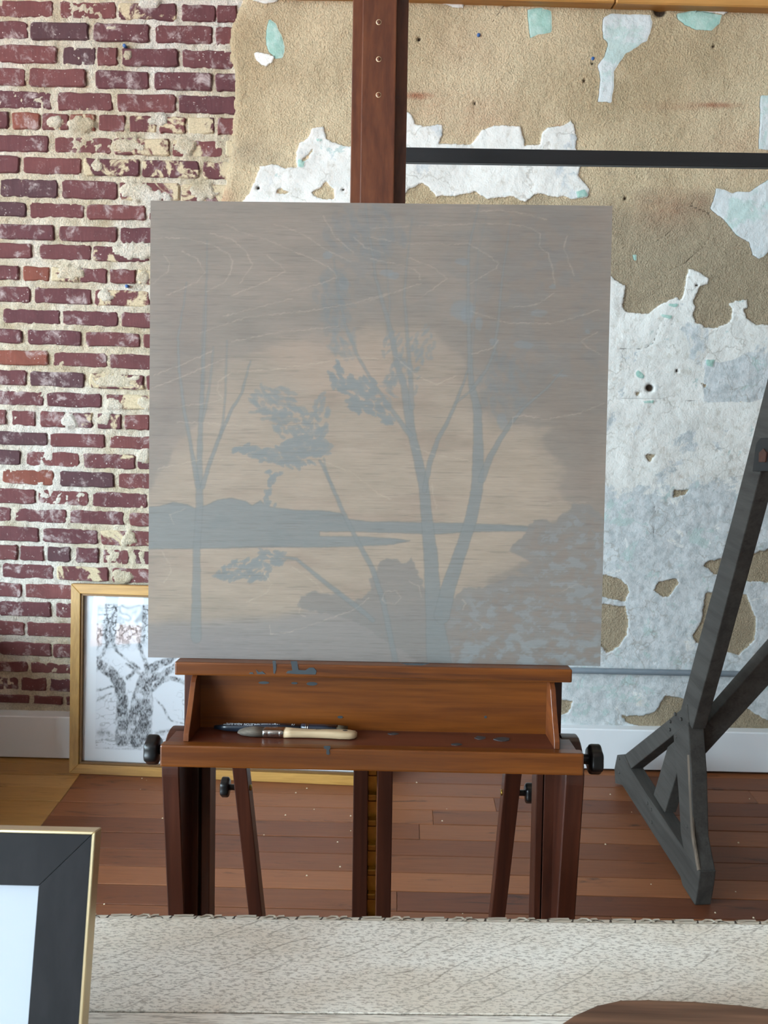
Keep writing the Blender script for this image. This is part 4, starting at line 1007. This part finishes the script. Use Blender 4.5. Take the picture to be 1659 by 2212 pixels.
# ================================================================== BRUSHES IN THE TRAY
def tray_pt(x, y, dv=0.0): return on_plane(x, y, E(0, vf + dv, 0), AV)
def flat_ring(c_, ax, w_, hgt, n=16, pw=0.5):
    """super-elliptic ring across the axis; w_ along the tray depth, hgt up"""
    side = np.cross(AV, ax); side /= np.linalg.norm(side); up = np.cross(ax, side)
    r = []
    for k in range(n):
        a = 2 * math.pi * k / n
        ca, sa = math.cos(a), math.sin(a)
        r.append(c_ + side * (w_ / 2) * math.copysign(abs(ca) ** pw, ca) + up * (hgt / 2) * math.copysign(abs(sa) ** pw, sa))
    return r
def brush(name, x0y0, x1y1, lift, spec):
    p0, p1 = tray_pt(*x0y0), tray_pt(*x1y1)
    ax = (p1 - p0) / np.linalg.norm(p1 - p0); L = np.linalg.norm(p1 - p0)
    root = empty(name, p0)
    for part, m_, stations in spec:
        rings = []
        for (t_, w_, hgt, dz) in stations:
            rings.append(flat_ring(p0 + ax * (L * t_) + AV * (lift + dz + hgt / 2), ax, w_, hgt))
        sweep(part, rings, m_, root)
    return root, p0, p1, ax, L
wb, p0, p1, ax, L = brush('flat_brush', (515, 1588), (771, 1596), 0.0006, [
    ('bristles', M['bristle'], [(0.0, 0.014, 0.003, 0.004), (0.04, 0.024, 0.008, 0.002), (0.12, 0.026, 0.013, 0.0), (0.23, 0.024, 0.012, 0.0)]),
    ('ferrule', M['steel'], [(0.215, 0.025, 0.0125, 0), (0.225, 0.026, 0.0135, 0), (0.25, 0.026, 0.0135, 0), (0.256, 0.025, 0.0128, 0.0003), (0.266, 0.026, 0.0135, 0), (0.345, 0.026, 0.0135, 0), (0.350, 0.025, 0.0128, 0.0003), (0.356, 0.026, 0.0135, 0), (0.388, 0.026, 0.0135, 0)]),
    ('handle', M['pale_wood'], [(0.386, 0.025, 0.0130, 0), (0.46, 0.022, 0.0125, 0), (0.60, 0.016, 0.0120, 0), (0.74, 0.018, 0.0125, 0), (0.86, 0.023, 0.0125, 0), (0.94, 0.022, 0.0120, 0), (0.98, 0.017, 0.0105, 0.0008), (1.0, 0.009, 0.007, 0.003)])])
tag(wb, 'flat paintbrush with pale wooden handle and silver ferrule lying in the easel tray', 'paintbrush')
hp = p0 + ax * (L * 0.90) + AV * 0.0132
side = np.cross(AV, ax); side /= np.linalg.norm(side)
prism('hang_hole', [hp + ax * 0.0042 * math.cos(a) + side * 0.0024 * math.sin(a) for a in np.linspace(0, 2 * math.pi, 14, endpoint=False)], AV * 0.0002, M['ink'], wb)
nb, q0, q1, qx, QL = brush('long_brush', (463, 1579.5), (750, 1587), 0.0006, [
    ('handle', M['navy'], [(0.0, 0.006, 0.005, 0.004), (0.10, 0.012, 0.011, 0.001), (0.40, 0.016, 0.0150, 0.0), (0.66, 0.015, 0.0140, 0.0005)]),
    ('ferrule', M['navy'], [(0.655, 0.0165, 0.0150, 0.0), (0.70, 0.0165, 0.0150, 0.0), (0.82, 0.018, 0.0150, 0.0), (0.92, 0.020, 0.0145, 0.0)]),
    ('ferrule_band', M['steel'], [(0.688, 0.0168, 0.0154, -0.0002), (0.694, 0.0168, 0.0154, -0.0002)]),
    ('ferrule_band', M['steel'], [(0.702, 0.0168, 0.0154, -0.0002), (0.709, 0.0168, 0.0154, -0.0002)]),
    ('bristles', M['bristle_dark'], [(0.915, 0.019, 0.0135, 0.0005), (0.96, 0.020, 0.0125, 0.0005), (1.0, 0.019, 0.0115, 0.001)])])
tag(nb, 'dark navy handled brush with white lettering lying behind the pale wooden brush', 'paintbrush')

def text_on(name, body, origin, xdir, ydir, size, m_, parent):
    cu = bpy.data.curves.new(name, 'FONT'); cu.body = body; cu.size = size; cu.align_x = 'LEFT'; cu.align_y = 'CENTER'; cu.extrude = 0.00005
    tmp = bpy.data.objects.new('text_source', cu); col.objects.link(tmp)
    dg = bpy.context.evaluated_depsgraph_get(); me = bpy.data.meshes.new_from_object(tmp.evaluated_get(dg))
    bpy.data.objects.remove(tmp, do_unlink=True); bpy.data.curves.remove(cu)
    X = np.asarray(xdir, float); X /= np.linalg.norm(X); Yd = np.asarray(ydir, float); Yd /= np.linalg.norm(Yd); Z = np.cross(X, Yd)
    n = len(me.vertices); co = np.zeros(n * 3, np.float32); me.vertices.foreach_get('co', co); co = co.reshape(-1, 3)
    co = co[:, :1] * X + co[:, 1:2] * Yd + co[:, 2:] * Z
    me.vertices.foreach_set('co', co.astype(np.float32).ravel()); me.update()
    me.name = name; me.materials.append(m_)
    return add(name, me, origin, parent)
# lettering, upside down along the navy handle; printed lines on the pale handle
fc = AN * 0.72 + AV * 0.69
for (t_, s_txt, sz) in ((0.61, '\u00bd"', 0.0085), (0.495, 'Angle Shader', 0.0064), (0.362, 'PRINCETON', 0.0060), (0.215, 'AQUA ELITE\u2122', 0.0054)):
    o_ = q0 + qx * (QL * t_) + AV * 0.0146 + AN * 0.0052
    text_on('lettering', s_txt, o_, -qx, -(AV * 0.80 - AN * 0.60), sz * 0.9, M['white_ink'], nb)
# two rows of print too small to read on the pale handle
rp = random.Random(4)
for row in range(2):
    t_ = 0.655
    while t_ < 0.855:
        w_ = rp.uniform(0.004, 0.011)
        o_ = p0 + ax * (L * t_) + AV * 0.0126 + AN * (0.0005 - 0.0030 * row)
        prism('print_mark', [o_, o_ + ax * L * w_, o_ + ax * L * w_ - AN * 0.0017, o_ - AN * 0.0017], AV * 0.0002, M['ink'], wb)
        t_ += w_ + 0.004

# ================================================================== CHARCOAL DRAWING IN A GOLD FRAME, LEANING ON THE WALL
FB = np.array([-1.152, 2.628, 0.001]); FT = 0.112 / 0.67
fa = math.atan(FT)
DU = np.array([1.0, -0.04, 0.0]); DU /= np.linalg.norm(DU); DV = np.array([0.04 * math.sin(fa), math.sin(fa), math.cos(fa)]); DN = np.cross(DV, DU); DN = DN if DN[1] < 0 else -DN
FWd, FHt = 1.09, 0.679
def D(u, v, n): return FB + DU * u + DV * v + DN * n
dr = empty('framed_drawing', FB + DU * FWd / 2); tag(dr, 'charcoal drawing of a spreading tree in a gold frame leaning against the brick wall', 'framed drawing')
fw = 0.034
def dbox(name, poly, n0, n1, m_, bevel=0.002): return prism(name, [D(u, v, n0) for u, v in poly], DN * (n1 - n0), m_, dr, bevel, 2)
for nm, poly, m_ in (('frame_rail', [(0, 0), (FWd, 0), (FWd - fw, fw), (fw, fw)], 'gold'), ('frame_rail', [(0, FHt), (fw, FHt - fw), (FWd - fw, FHt - fw), (FWd, FHt)], 'gold'), ('frame_stile', [(0, 0), (fw, fw), (fw, FHt - fw), (0, FHt)], 'gold_v'), ('frame_stile', [(FWd, 0), (FWd, FHt), (FWd - fw, FHt - fw), (FWd - fw, fw)], 'gold_v')):
    dbox(nm, poly, -0.024, 0.0, M[m_])
ib = 0.008
for poly in ([(fw - 0.001, fw), (FWd - fw, fw), (FWd - fw - ib, fw + ib), (fw + ib, fw + ib)], [(fw, FHt - fw), (fw + ib, FHt - fw - ib), (FWd - fw - ib, FHt - fw - ib), (FWd - fw, FHt - fw)], [(fw, fw), (fw + ib, fw + ib), (fw + ib, FHt - fw - ib), (fw, FHt - fw)], [(FWd - fw, fw), (FWd - fw, FHt - fw), (FWd - fw - ib, FHt - fw - ib), (FWd - fw - ib, fw + ib)]):
    dbox('frame_rebate', poly, -0.02, -0.006, M['gold_dark'], 0.0008)
dbox('mat_board', [(fw, fw), (FWd - fw, fw), (FWd - fw, FHt - fw), (fw, FHt - fw)], -0.023, -0.0215, M['mat_white'], 0)
dbox('backing', [(0.01, 0.01), (FWd - 0.01, 0.01), (FWd - 0.01, FHt - 0.01), (0.01, FHt - 0.01)], -0.0245, -0.0235, M['gold_dark'], 0)
dbox('glass_pane', [(fw + 0.001, fw + 0.001), (FWd - fw - 0.001, fw + 0.001), (FWd - fw - 0.001, FHt - fw - 0.001), (fw + 0.001, FHt - fw - 0.001)], -0.0125, -0.0115, M['glass'], 0)
# the drawing itself
a_u, b_u, a_v, b_v = 0.085, FWd - 0.085, 0.085, FHt - 0.068
nu, nv = 480, 290
UU, VV = np.meshgrid(np.linspace(a_u, b_u, nu), np.linspace(a_v, b_v, nv))
DG = FB + UU[..., None] * DU + VV[..., None] * DV + DN * -0.0208
pp = project(DG.reshape(-1, 3)); px = pp[:, 0].reshape(UU.shape); py = pp[:, 1].reshape(UU.shape)
ink = np.zeros(px.shape)
wx = px + 4 * fbm(px / 14, py / 14, 401, 3); wy = py + 4 * fbm(px / 14, py / 14, 411, 3)
gr = fbm(px / 2.2, py / 4.2, 421, 3); gr2 = fbm(px / 9, py / 16, 431, 3); ldg = np.abs(fbm(px / 17, py / 15, 441, 2)); ldg2 = np.abs(fbm(px / 10, py / 9, 451, 2))
def dst(pts, val=0.9, soft=2.5):
    global ink
    P = [(130 + x / 4.81, 1240 + y / 4.81, w_ / 4.81) for x, y, w_ in pts]
    s = sdf_line(wx, wy, P)
    t_ = np.clip(0.84 + 0.35 * gr + 1.0 * gr2, 0.12, 1)
    ink = np.maximum(ink, val * sstep(-soft, soft, s) * t_)
dst([(640, 1720, 150), (650, 1500, 130), (640, 1300, 120), (620, 1150, 120), (540, 1030, 110), (440, 960, 110), (380, 900, 80)])
dst([(790, 1740, 150), (790, 1550, 150), (800, 1350, 150), (850, 1200, 150), (880, 1090, 120), (920, 1000, 100), (1000, 950, 80), (1150, 890, 60), (1300, 800, 50)])
dst([(900, 1680, 120), (900, 1500, 110), (900, 1300, 120), (900, 1150, 110)])
dst([(930, 1080, 100), (1050, 1050, 80), (1200, 960, 60), (1400, 880, 50), (1700, 780, 40)])
dst([(960, 1200, 60), (1040, 1110, 55), (1150, 1080, 50), (1280, 1120, 44), (1420, 1180, 36), (1600, 1200, 30)])
dst([(910, 1000, 60), (870, 880, 50), (830, 760, 40), (810, 640, 30), (880, 520, 20)])
dst([(700, 1080, 40), (820, 980, 30), (700, 900, 24), (600, 820, 24), (540, 700, 40), (520, 560, 30), (560, 400, 20)])
dst([(850, 1050, 30), (760, 980, 26), (680, 930, 20)])
dst([(400, 880, 40), (470, 780, 30), (500, 700, 26), (470, 600, 20), (500, 480, 20), (480, 300, 14)])
dst([(620, 700, 26), (640, 560, 20), (600, 430, 18), (640, 290, 14)]); dst([(380, 280, 20), (390, 500, 20), (350, 700, 16), (350, 860, 20)], 0.7)
dst([(540, 690, 40), (560, 640, 30), (620, 660, 30)], 0.9); dst([(860, 290, 20), (890, 450, 22), (880, 600, 18)], 0.7)
dst([(430, 920, 50), (380, 1000, 40), (330, 980, 30)])
dst([(560, 1170, 20), (450, 1195, 18), (310, 1215, 14)])
dst([(310, 1130, 24), (360, 1190, 20)], 0.7)
dst([(530, 1245, 18), (430, 1280, 14), (310, 1360, 8)], 0.8); dst([(420, 1270, 10), (310, 1320, 6)], 0.7)
dst([(985, 1290, 16), (1050, 1370, 20), (1100, 1440, 20), (1120, 1510, 18), (1200, 1540, 12), (1290, 1560, 8)], 0.9)
dst([(440, 1640, 90)] * 2, 0.5, 9); dst([(330, 1650, 40), (480, 1640, 40), (540, 1660, 30)], 0.7, 5)
dst([(300, 1730, 14), (480, 1720, 12), (620, 1740, 14), (780, 1740, 16), (900, 1790, 16)], 0.8); dst([(330, 1770, 10), (420, 1720, 10), (560, 1700, 8)], 0.7)
dst([(1000, 1650, 30), (1150, 1630, 30)], 0.8, 5)
for (x0_, x1_, yy_) in ((280, 900, 1840), (260, 880, 1880), (300, 1000, 1810), (480, 1200, 1860), (900, 2400, 1840), (700, 2300, 1800)): dst([(x0_, yy_, 9), (x1_, yy_ + 20, 9)], 0.55, 3)
# twigs and leaves as looping scribble
top = sstep(1420, 1380, py + 0.10 * (px - 200)) * sstep(1284, 1292, py)
ink = np.maximum(ink, top * 1.0 * sstep(0.16, 0.05, ldg) * (0.6 + 0.4 * gr2 + 0.3))
ink = np.maximum(ink, top * 0.85 * sstep(0.13, 0.03, ldg2))
ink = np.maximum(ink, 0.30 * top * sstep(-0.2, 0.4, gr2))
mid = sstep(1400, 1440, py) * sstep(1600, 1560, py)
ink = np.maximum(ink, mid * 0.42 * sstep(0.14, 0.02, ldg2) * sstep(-0.1, 0.3, fbm(px / 40, py / 40, 461, 3)))
gnd = sstep(1570, 1600, py)
ink = np.maximum(ink, gnd * 0.75 * sstep(0.08, 0.02, np.abs(fbm(px / 22, py / 5, 471, 3))))
branch = np.abs(fbm(px / 45 + py / 70, py / 38, 481, 3))
ink = np.maximum(ink, sstep(520, 560, px) * sstep(1480, 1420, py) * 0.8 * sstep(0.10, 0.02, branch))
ink = np.clip(ink * (0.8 + 0.5 * gr), 0, 0.96)
edge_ = np.minimum(np.minimum(UU - a_u, b_u - UU), np.minimum(VV - a_v, b_v - VV)); ink = ink * sstep(0.0, 0.006, edge_ + 0.003 * gr)
paper = lina(np.array([214, 217, 222.0])); char = lina(np.array([26, 26, 28.0]))
dc = paper * (1 - ink[..., None]) + char * ink[..., None]
grid_mesh('charcoal_sheet', DG[..., 0], DG[..., 1], DG[..., 2], M['drawing'], dr, colors={'ink': dc})

# ================================================================== BLACK TIMBER STAND
SA = np.array([.79, 2.64, 0.0]); SB = np.array([.845, 2.003, 0.0])
sn = np.cross(SB - SA, [0, 0, 1.0]); sn /= np.linalg.norm(sn)            # faces left
def sp_(x, y, off=0.0): return on_plane(x, y, SA - sn * off, sn)
def z8(pts): return [(1250 + x / 3.687, 1400 + y / 3.687) for x, y in pts]
stand = empty('timber_stand', (0.83, 2.3, 0.0)); tag(stand, 'black painted old timber stand with braced foot and leaning post beside the plaster wall', 'stand')
T = 0.046
def smember(name, pts, t0=0.0, t1=T, mat_='black_wood', bevel=0.003):
    P = [sp_(x, y) - sn * t0 for x, y in pts]
    for p in P: p[2] = max(p[2], 0.001)
    return prism(name, P, -sn * (t1 - t0), M[mat_], stand, bevel, 2)
smember('foot_beam', z8([(305, 850), (360, 845), (412, 962), (540, 1165), (905, 1700), (965, 1775), (950, 1900), (925, 2050), (825, 1890), (808, 1820), (345, 1090), (290, 1078), (283, 960)]))
smember('rear_brace', z8([(362, 847), (720, 562), (858, 445), (872, 600), (750, 690), (412, 960)]), 0.002, T - 0.002)
smember('centre_strut', z8([(690, 790), (790, 700), (785, 935), (668, 1312), (580, 1168)]), 0.006, T - 0.004)
smember('front_brace', z8([(755, 690), (872, 590), (900, 1000), (912, 1500), (962, 1772), (905, 1702), (840, 1620), (815, 1480), (795, 1130)]), -0.001, T - 0.001)
smember('leaning_post', [(1467, 1533), (1502, 1400), (1575, 1130), (1651, 830), (1785, 300), (1800, 240), (1838, 240), (1822, 300), (1688, 830), (1610, 1130), (1539, 1400), (1492, 1575)], 0.004, T - 0.002)
smember('worn_edge', z8([(868, 850), (884, 850), (905, 1300), (918, 1500), (962, 1765), (948, 1772), (900, 1500), (888, 1300)]), -0.0016, 0.003, 'black_worn', 0)
for (x, y) in z8([(770, 525), (815, 565), (728, 585), (725, 650), (780, 705), (550, 1235), (580, 1285), (583, 1385), (325, 880), (325, 990), (865, 1420)]):
    p = sp_(x, y); tube('rivet', p - sn * 0.002, p + sn * 0.003, 0.0052, M['black_wood'], stand, 10)
b0 = sp_(1497, 1612, T * 0.5); y_b = b0[1]
q = [on_y(x, y, y_b + 0.01) for x, y in ((1503, 1590), (1507, 1648), (1840, 1284), (1840, 1205))]
prism('side_brace', q, (0, 0.05, 0), M['black_wood'], stand, 0.003, 2)
pl = [sp_(x, y) for x, y in ((1638, 957), (1648, 946), (1690, 946), (1672, 1018), (1630, 1018))]
brk = prism('bracket', [p + sn * 0.006 for p in pl], -sn * 0.03, M['iron'], stand, 0.001)
pr = sp_(1652, 985); prism('rusty_catch', [pr + sn * 0.008 + np.array([0, a, b]) for a, b in ((-0.02, -0.012), (0.012, -0.016), (0.016, 0.006), (-0.004, 0.018), (-0.022, 0.01))], -sn * 0.01, M['rust'], brk, 0.001)
pt = sp_(1785, 322, T * 0.5); yb_ = pt[1] - 0.045
c0, c1 = on_y(846, 317.5, yb_), on_y(846, 349.5, yb_); c2, c3 = on_y(1659, 330.5, yb_), on_y(1659, 361.5, yb_)
c4, c5 = c0 + (c2 - c0) * 1.45, c1 + (c3 - c1) * 1.45
hexa('crossbar', [c1, c5, c5 + np.array([0, .02, 0]), c1 + np.array([0, .02, 0]), c0, c4, c4 + np.array([0, .02, 0]), c0 + np.array([0, .02, 0])], M['bar_black'], stand, 0.001)

# ================================================================== TABLE
table = empty('limed_oak_table', (0.1, 0.5, 0)); tag(table, 'whitewashed oak table with carved edge in the foreground', 'table')
ZT = 0.76
eL = on_z(200, 1983, ZT); eR = on_z(1659, 1997, ZT)
tang = math.atan2(eR[1] - eL[1], eR[0] - eL[0])
TX = np.array([math.cos(tang), math.sin(tang), 0]); TY = np.array([-math.sin(tang), math.cos(tang), 0]); TZ = np.array([0, 0, 1.0])
def TP(a, b, c_): return eL + TX * a + TY * b + TZ * c_           # a along the back edge, b away from the viewer
tx0, tx1, depth = -0.75, 1.55, 0.84
seam_l = on_z(200, 2184, ZT); seam_b = float((seam_l - eL) @ TY)
def tbox(name, a0, a1, b0, b1, c0, c1, m_, bevel=0.0, parent=None):
    return hexa(name, [TP(a0, b0, c0), TP(a1, b0, c0), TP(a1, b1, c0), TP(a0, b1, c0), TP(a0, b0, c1), TP(a1, b0, c1), TP(a1, b1, c1), TP(a0, b1, c1)], m_, parent or table, bevel)
tbox('top_panel', tx0 + 0.1, tx1 - 0.1, seam_b + 0.0008, 0.0, -0.03, 0.0, M['table_top'], 0.0008)
tbox('top_board', tx0 + 0.1, tx1 - 0.1, seam_b - 0.42, seam_b - 0.0008, -0.03, 0.0, M['table_border'], 0.0012)
tbox('top_board', tx0 + 0.1, tx1 - 0.1, -depth, seam_b - 0.4216, -0.03, 0.0, M['table_top'], 0.0012)
tbox('end_board', tx0, tx0 + 0.0985, -depth, 0.0, -0.03, 0.0, M['table_border'], 0.0012)
tbox('end_board', tx1 - 0.0985, tx1, -depth, 0.0, -0.03, 0.0, M['table_border'], 0.0012)
tbox('apron', tx0 + 0.12, tx1 - 0.12, -0.06, -0.035, -0.14, -0.03, M['carving'])
tbox('apron', tx0 + 0.12, tx1 - 0.12, -depth + 0.035, -depth + 0.06, -0.14, -0.03, M['carving'])
for a in (tx0 + 0.08, tx1 - 0.15):
    for b in (-0.10, -depth + 0.03):
        tbox('table_leg', a, a + 0.07, b, b + 0.07, -ZT + 0.001, -0.03, M['carving'], 0.004)
# carved nosing: a rounded moulding with leaf bosses and dark gouges, repeated along the back edge
nos = []
for a_ in (tx0, tx1):
    r = [TP(a_, -0.0005, -0.03), TP(a_, -0.0005, -0.0005)]
    for k in range(6): t_ = k / 5 * math.pi / 2; r.append(TP(a_, 0.004 + 0.016 * math.sin(t_), -0.019 + 0.0165 * math.cos(t_)))
    r.append(TP(a_, 0.018, -0.03)); nos.append(r)
nosing = sweep('edge_moulding', nos, M['carving'], table, True, False)
per = 0.0835
P_gouge = None
def nose_pt(a, s):           # s 0..1 across the rounded top
    t_ = s * math.pi / 2
    return TP(a, 0.004 + 0.016 * math.sin(t_), -0.019 + 0.0165 * math.cos(t_)) if s > 0 else TP(a, 0.004 + 0.016 * s * 0.25, -0.0025)
def strip(name, path, w0, w1, m_, lift):
    """thin raised ribbon following the rounded moulding; path of (a, s)"""
    v, f = [], []
    n = len(path)
    for k, (a, s) in enumerate(path):
        t_ = k / (n - 1); w_ = w0 + (w1 - w0) * t_
        k2 = min(k + 1, n - 1); k1 = max(k - 1, 0)
        da, ds = path[k2][0] - path[k1][0], (path[k2][1] - path[k1][1]) * 0.02
        ln = math.hypot(da, ds) + 1e-9
        na, ns = -ds / ln, da / ln
        for sg in (-1, 1):
            aa, ss_ = a + sg * na * w_ / 2, min(max(s + sg * ns * w_ / 2 / 0.02, -0.9), 1.15)
            v.append(nose_pt(aa, ss_) + TZ * lift)
        v.append(nose_pt(a, min(max(s, -0.9), 1.15)) + TZ * (lift * 2.2))
    for k in range(n - 1):
        i = k * 3
        f += [(i, i + 2, i + 5, i + 3), (i + 2, i + 1, i + 4, i + 5)]
    return mk(name, v, f, m_, nosing, True)
first = {}
a0 = (on_z(224, 1978, ZT)[0] - eL[0])
k = -9
while a0 + k * per < tx1 - 0.1:
    a = a0 + k * per
    if a > tx0 + 0.02:
        c_ = nose_pt(a, 0.3)
        if not first:
            first['c'] = c_
            parts = [strip('carved_gouge', [(a - 0.013, 0.15), (a - 0.007, 0.5), (a, 0.68), (a + 0.0045, 0.62), (a + 0.0058, 0.3), (a + 0.004, -0.1)], 0.0009, 0.0036, M['groove'], 0.0003),
                     strip('carved_gouge', [(a + 0.036, -0.2), (a + 0.039, 0.3), (a + 0.045, 0.75), (a + 0.051, 0.9)], 0.0032, 0.0012, M['groove'], 0.0003),
                     strip('carved_leaf', [(a + 0.008, 0.25), (a + 0.02, 0.45), (a + 0.034, 0.4)], 0.009, 0.011, M['carving'], 0.0010),
                     strip('carved_leaf', [(a + 0.043, 0.0), (a + 0.050, 0.35), (a + 0.058, 0.3), (a + 0.063, -0.1)], 0.006, 0.004, M['carving'], 0.0013),
                     strip('carved_leaf', [(a + 0.058, -0.2), (a + 0.064, 0.25), (a + 0.071, 0.35)], 0.003, 0.006, M['carving'], 0.0012),
                     strip('carved_gouge', [(a + 0.054, -0.3), (a + 0.059, 0.05), (a + 0.068, 0.2), (a + 0.076, 0.1), (a + 0.079, -0.2)], 0.0008, 0.0014, M['groove'], 0.0002)]
            first['p'] = [(o, WL[o.name] - c_) for o in parts]
        else:
            for o, of in first['p']: copy_part(o, c_ + of, nosing)
    k += 1

# ---- walnut board at the lower right
out = [on_z(x, y, ZT + 0.024) for x, y in ((1207, 2212), (1240, 2190), (1290, 2168), (1340, 2157), (1400, 2156), (1500, 2160), (1600, 2168), (1659, 2176), (1720, 2186))]
out = [(p[0], p[1]) for p in out] + [(0.50, 0.760), (0.535, 0.72), (0.55, 0.66), (0.545, 0.60), (0.51, 0.56), (0.45, 0.54), (0.30, 0.54), (0.21, 0.56), (0.165, 0.61), (0.150, 0.67), (0.158, 0.72)]
bd = prism('wooden_board', [(x, y, ZT + 0.001) for x, y in out], (0, 0, 0.023), M['board'], None, 0.005, 3)
tag(bd, 'dark brown rounded wooden board lying on the whitewashed table', 'board')

# ---- small black and gold frame standing on the table
fr = empty('table_frame', (-0.45, 0.66, ZT)); tag(fr, 'small black frame with gilt edge and blank white picture standing on the table', 'picture frame')
fl = math.radians(20)
KP = on_y(199, 1803, 0.735)
KU = np.array([1.0, 0.0, 0.0]); KV = np.array([0, math.sin(fl), math.cos(fl)]); KN = np.array([0, -math.cos(fl), math.sin(fl)])
rot = 0.012
KU = KU * math.cos(rot) - np.array([0, 0, 1]) * math.sin(rot) * 0 ; 
def K(u, v, n): return KP + KU * u + KV * v + KN * n
KH = (KP[2] - ZT - 0.001) / math.cos(fl) - 0.0125; KW = 0.34; kw = 0.0505
def kprism(name, poly, n0, n1, m_, bevel=0.0008): return prism(name, [K(u, v, n0) for u, v in poly], KN * (n1 - n0), m_, fr, bevel)
for nm, poly in (('frame_rail', [(0, 0), (-kw, -kw), (-KW + kw, -kw), (-KW, 0)]), ('frame_rail', [(0, -KH), (-KW, -KH), (-KW + kw, -KH + kw), (-kw, -KH + kw)]), ('frame_stile', [(0, 0), (0, -KH), (-kw, -KH + kw), (-kw, -kw)]), ('frame_stile', [(-KW, 0), (-KW + kw, -kw), (-KW + kw, -KH + kw), (-KW, -KH)])):
    kprism(nm, poly, -0.014, 0.0, M['frame_black'], 0.0006)
ge = 0.0035
for poly in ([(ge, ge), (-KW - ge, ge), (-KW, 0), (0, 0)], [(ge, ge), (0, 0), (0, -KH), (ge, -KH - ge)], [(-KW - ge, ge), (-KW - ge, -KH - ge), (-KW, -KH), (-KW, 0)], [(ge, -KH - ge), (0, -KH), (-KW, -KH), (-KW - ge, -KH - ge)]):
    kprism('gilt_edge', poly, -0.017, 0.0012, M['gold_edge'], 0.0008)
kprism('mat_board', [(-kw + 0.004, -kw + 0.004), (-KW + kw - 0.004, -kw + 0.004), (-KW + kw - 0.004, -KH + kw - 0.004), (-kw + 0.004, -KH + kw - 0.004)], -0.008, -0.0065, M['print'], 0)
kprism('easel_back', [(-KW * .42, -0.05), (-KW * .58, -0.05), (-KW * .62, -0.12), (-KW * .38, -0.12)], -0.018, -0.0145, M['frame_black'], 0)
ta, tb_ = K(-KW * .5, -0.06, -0.018), np.array([K(-KW * .5, 0, 0)[0], K(0, 0, 0)[1] + 0.055, ZT + 0.0005])
hexa('prop_leg', [tb_ + np.array(q) for q in ((-.02, 0, 0), (.02, 0, 0), (.02, .004, 0), (-.02, .004, 0))] + [ta + np.array(q) for q in ((-.015, 0, 0), (.015, 0, 0), (.015, .004, 0), (-.015, .004, 0))], M['frame_black'], fr)
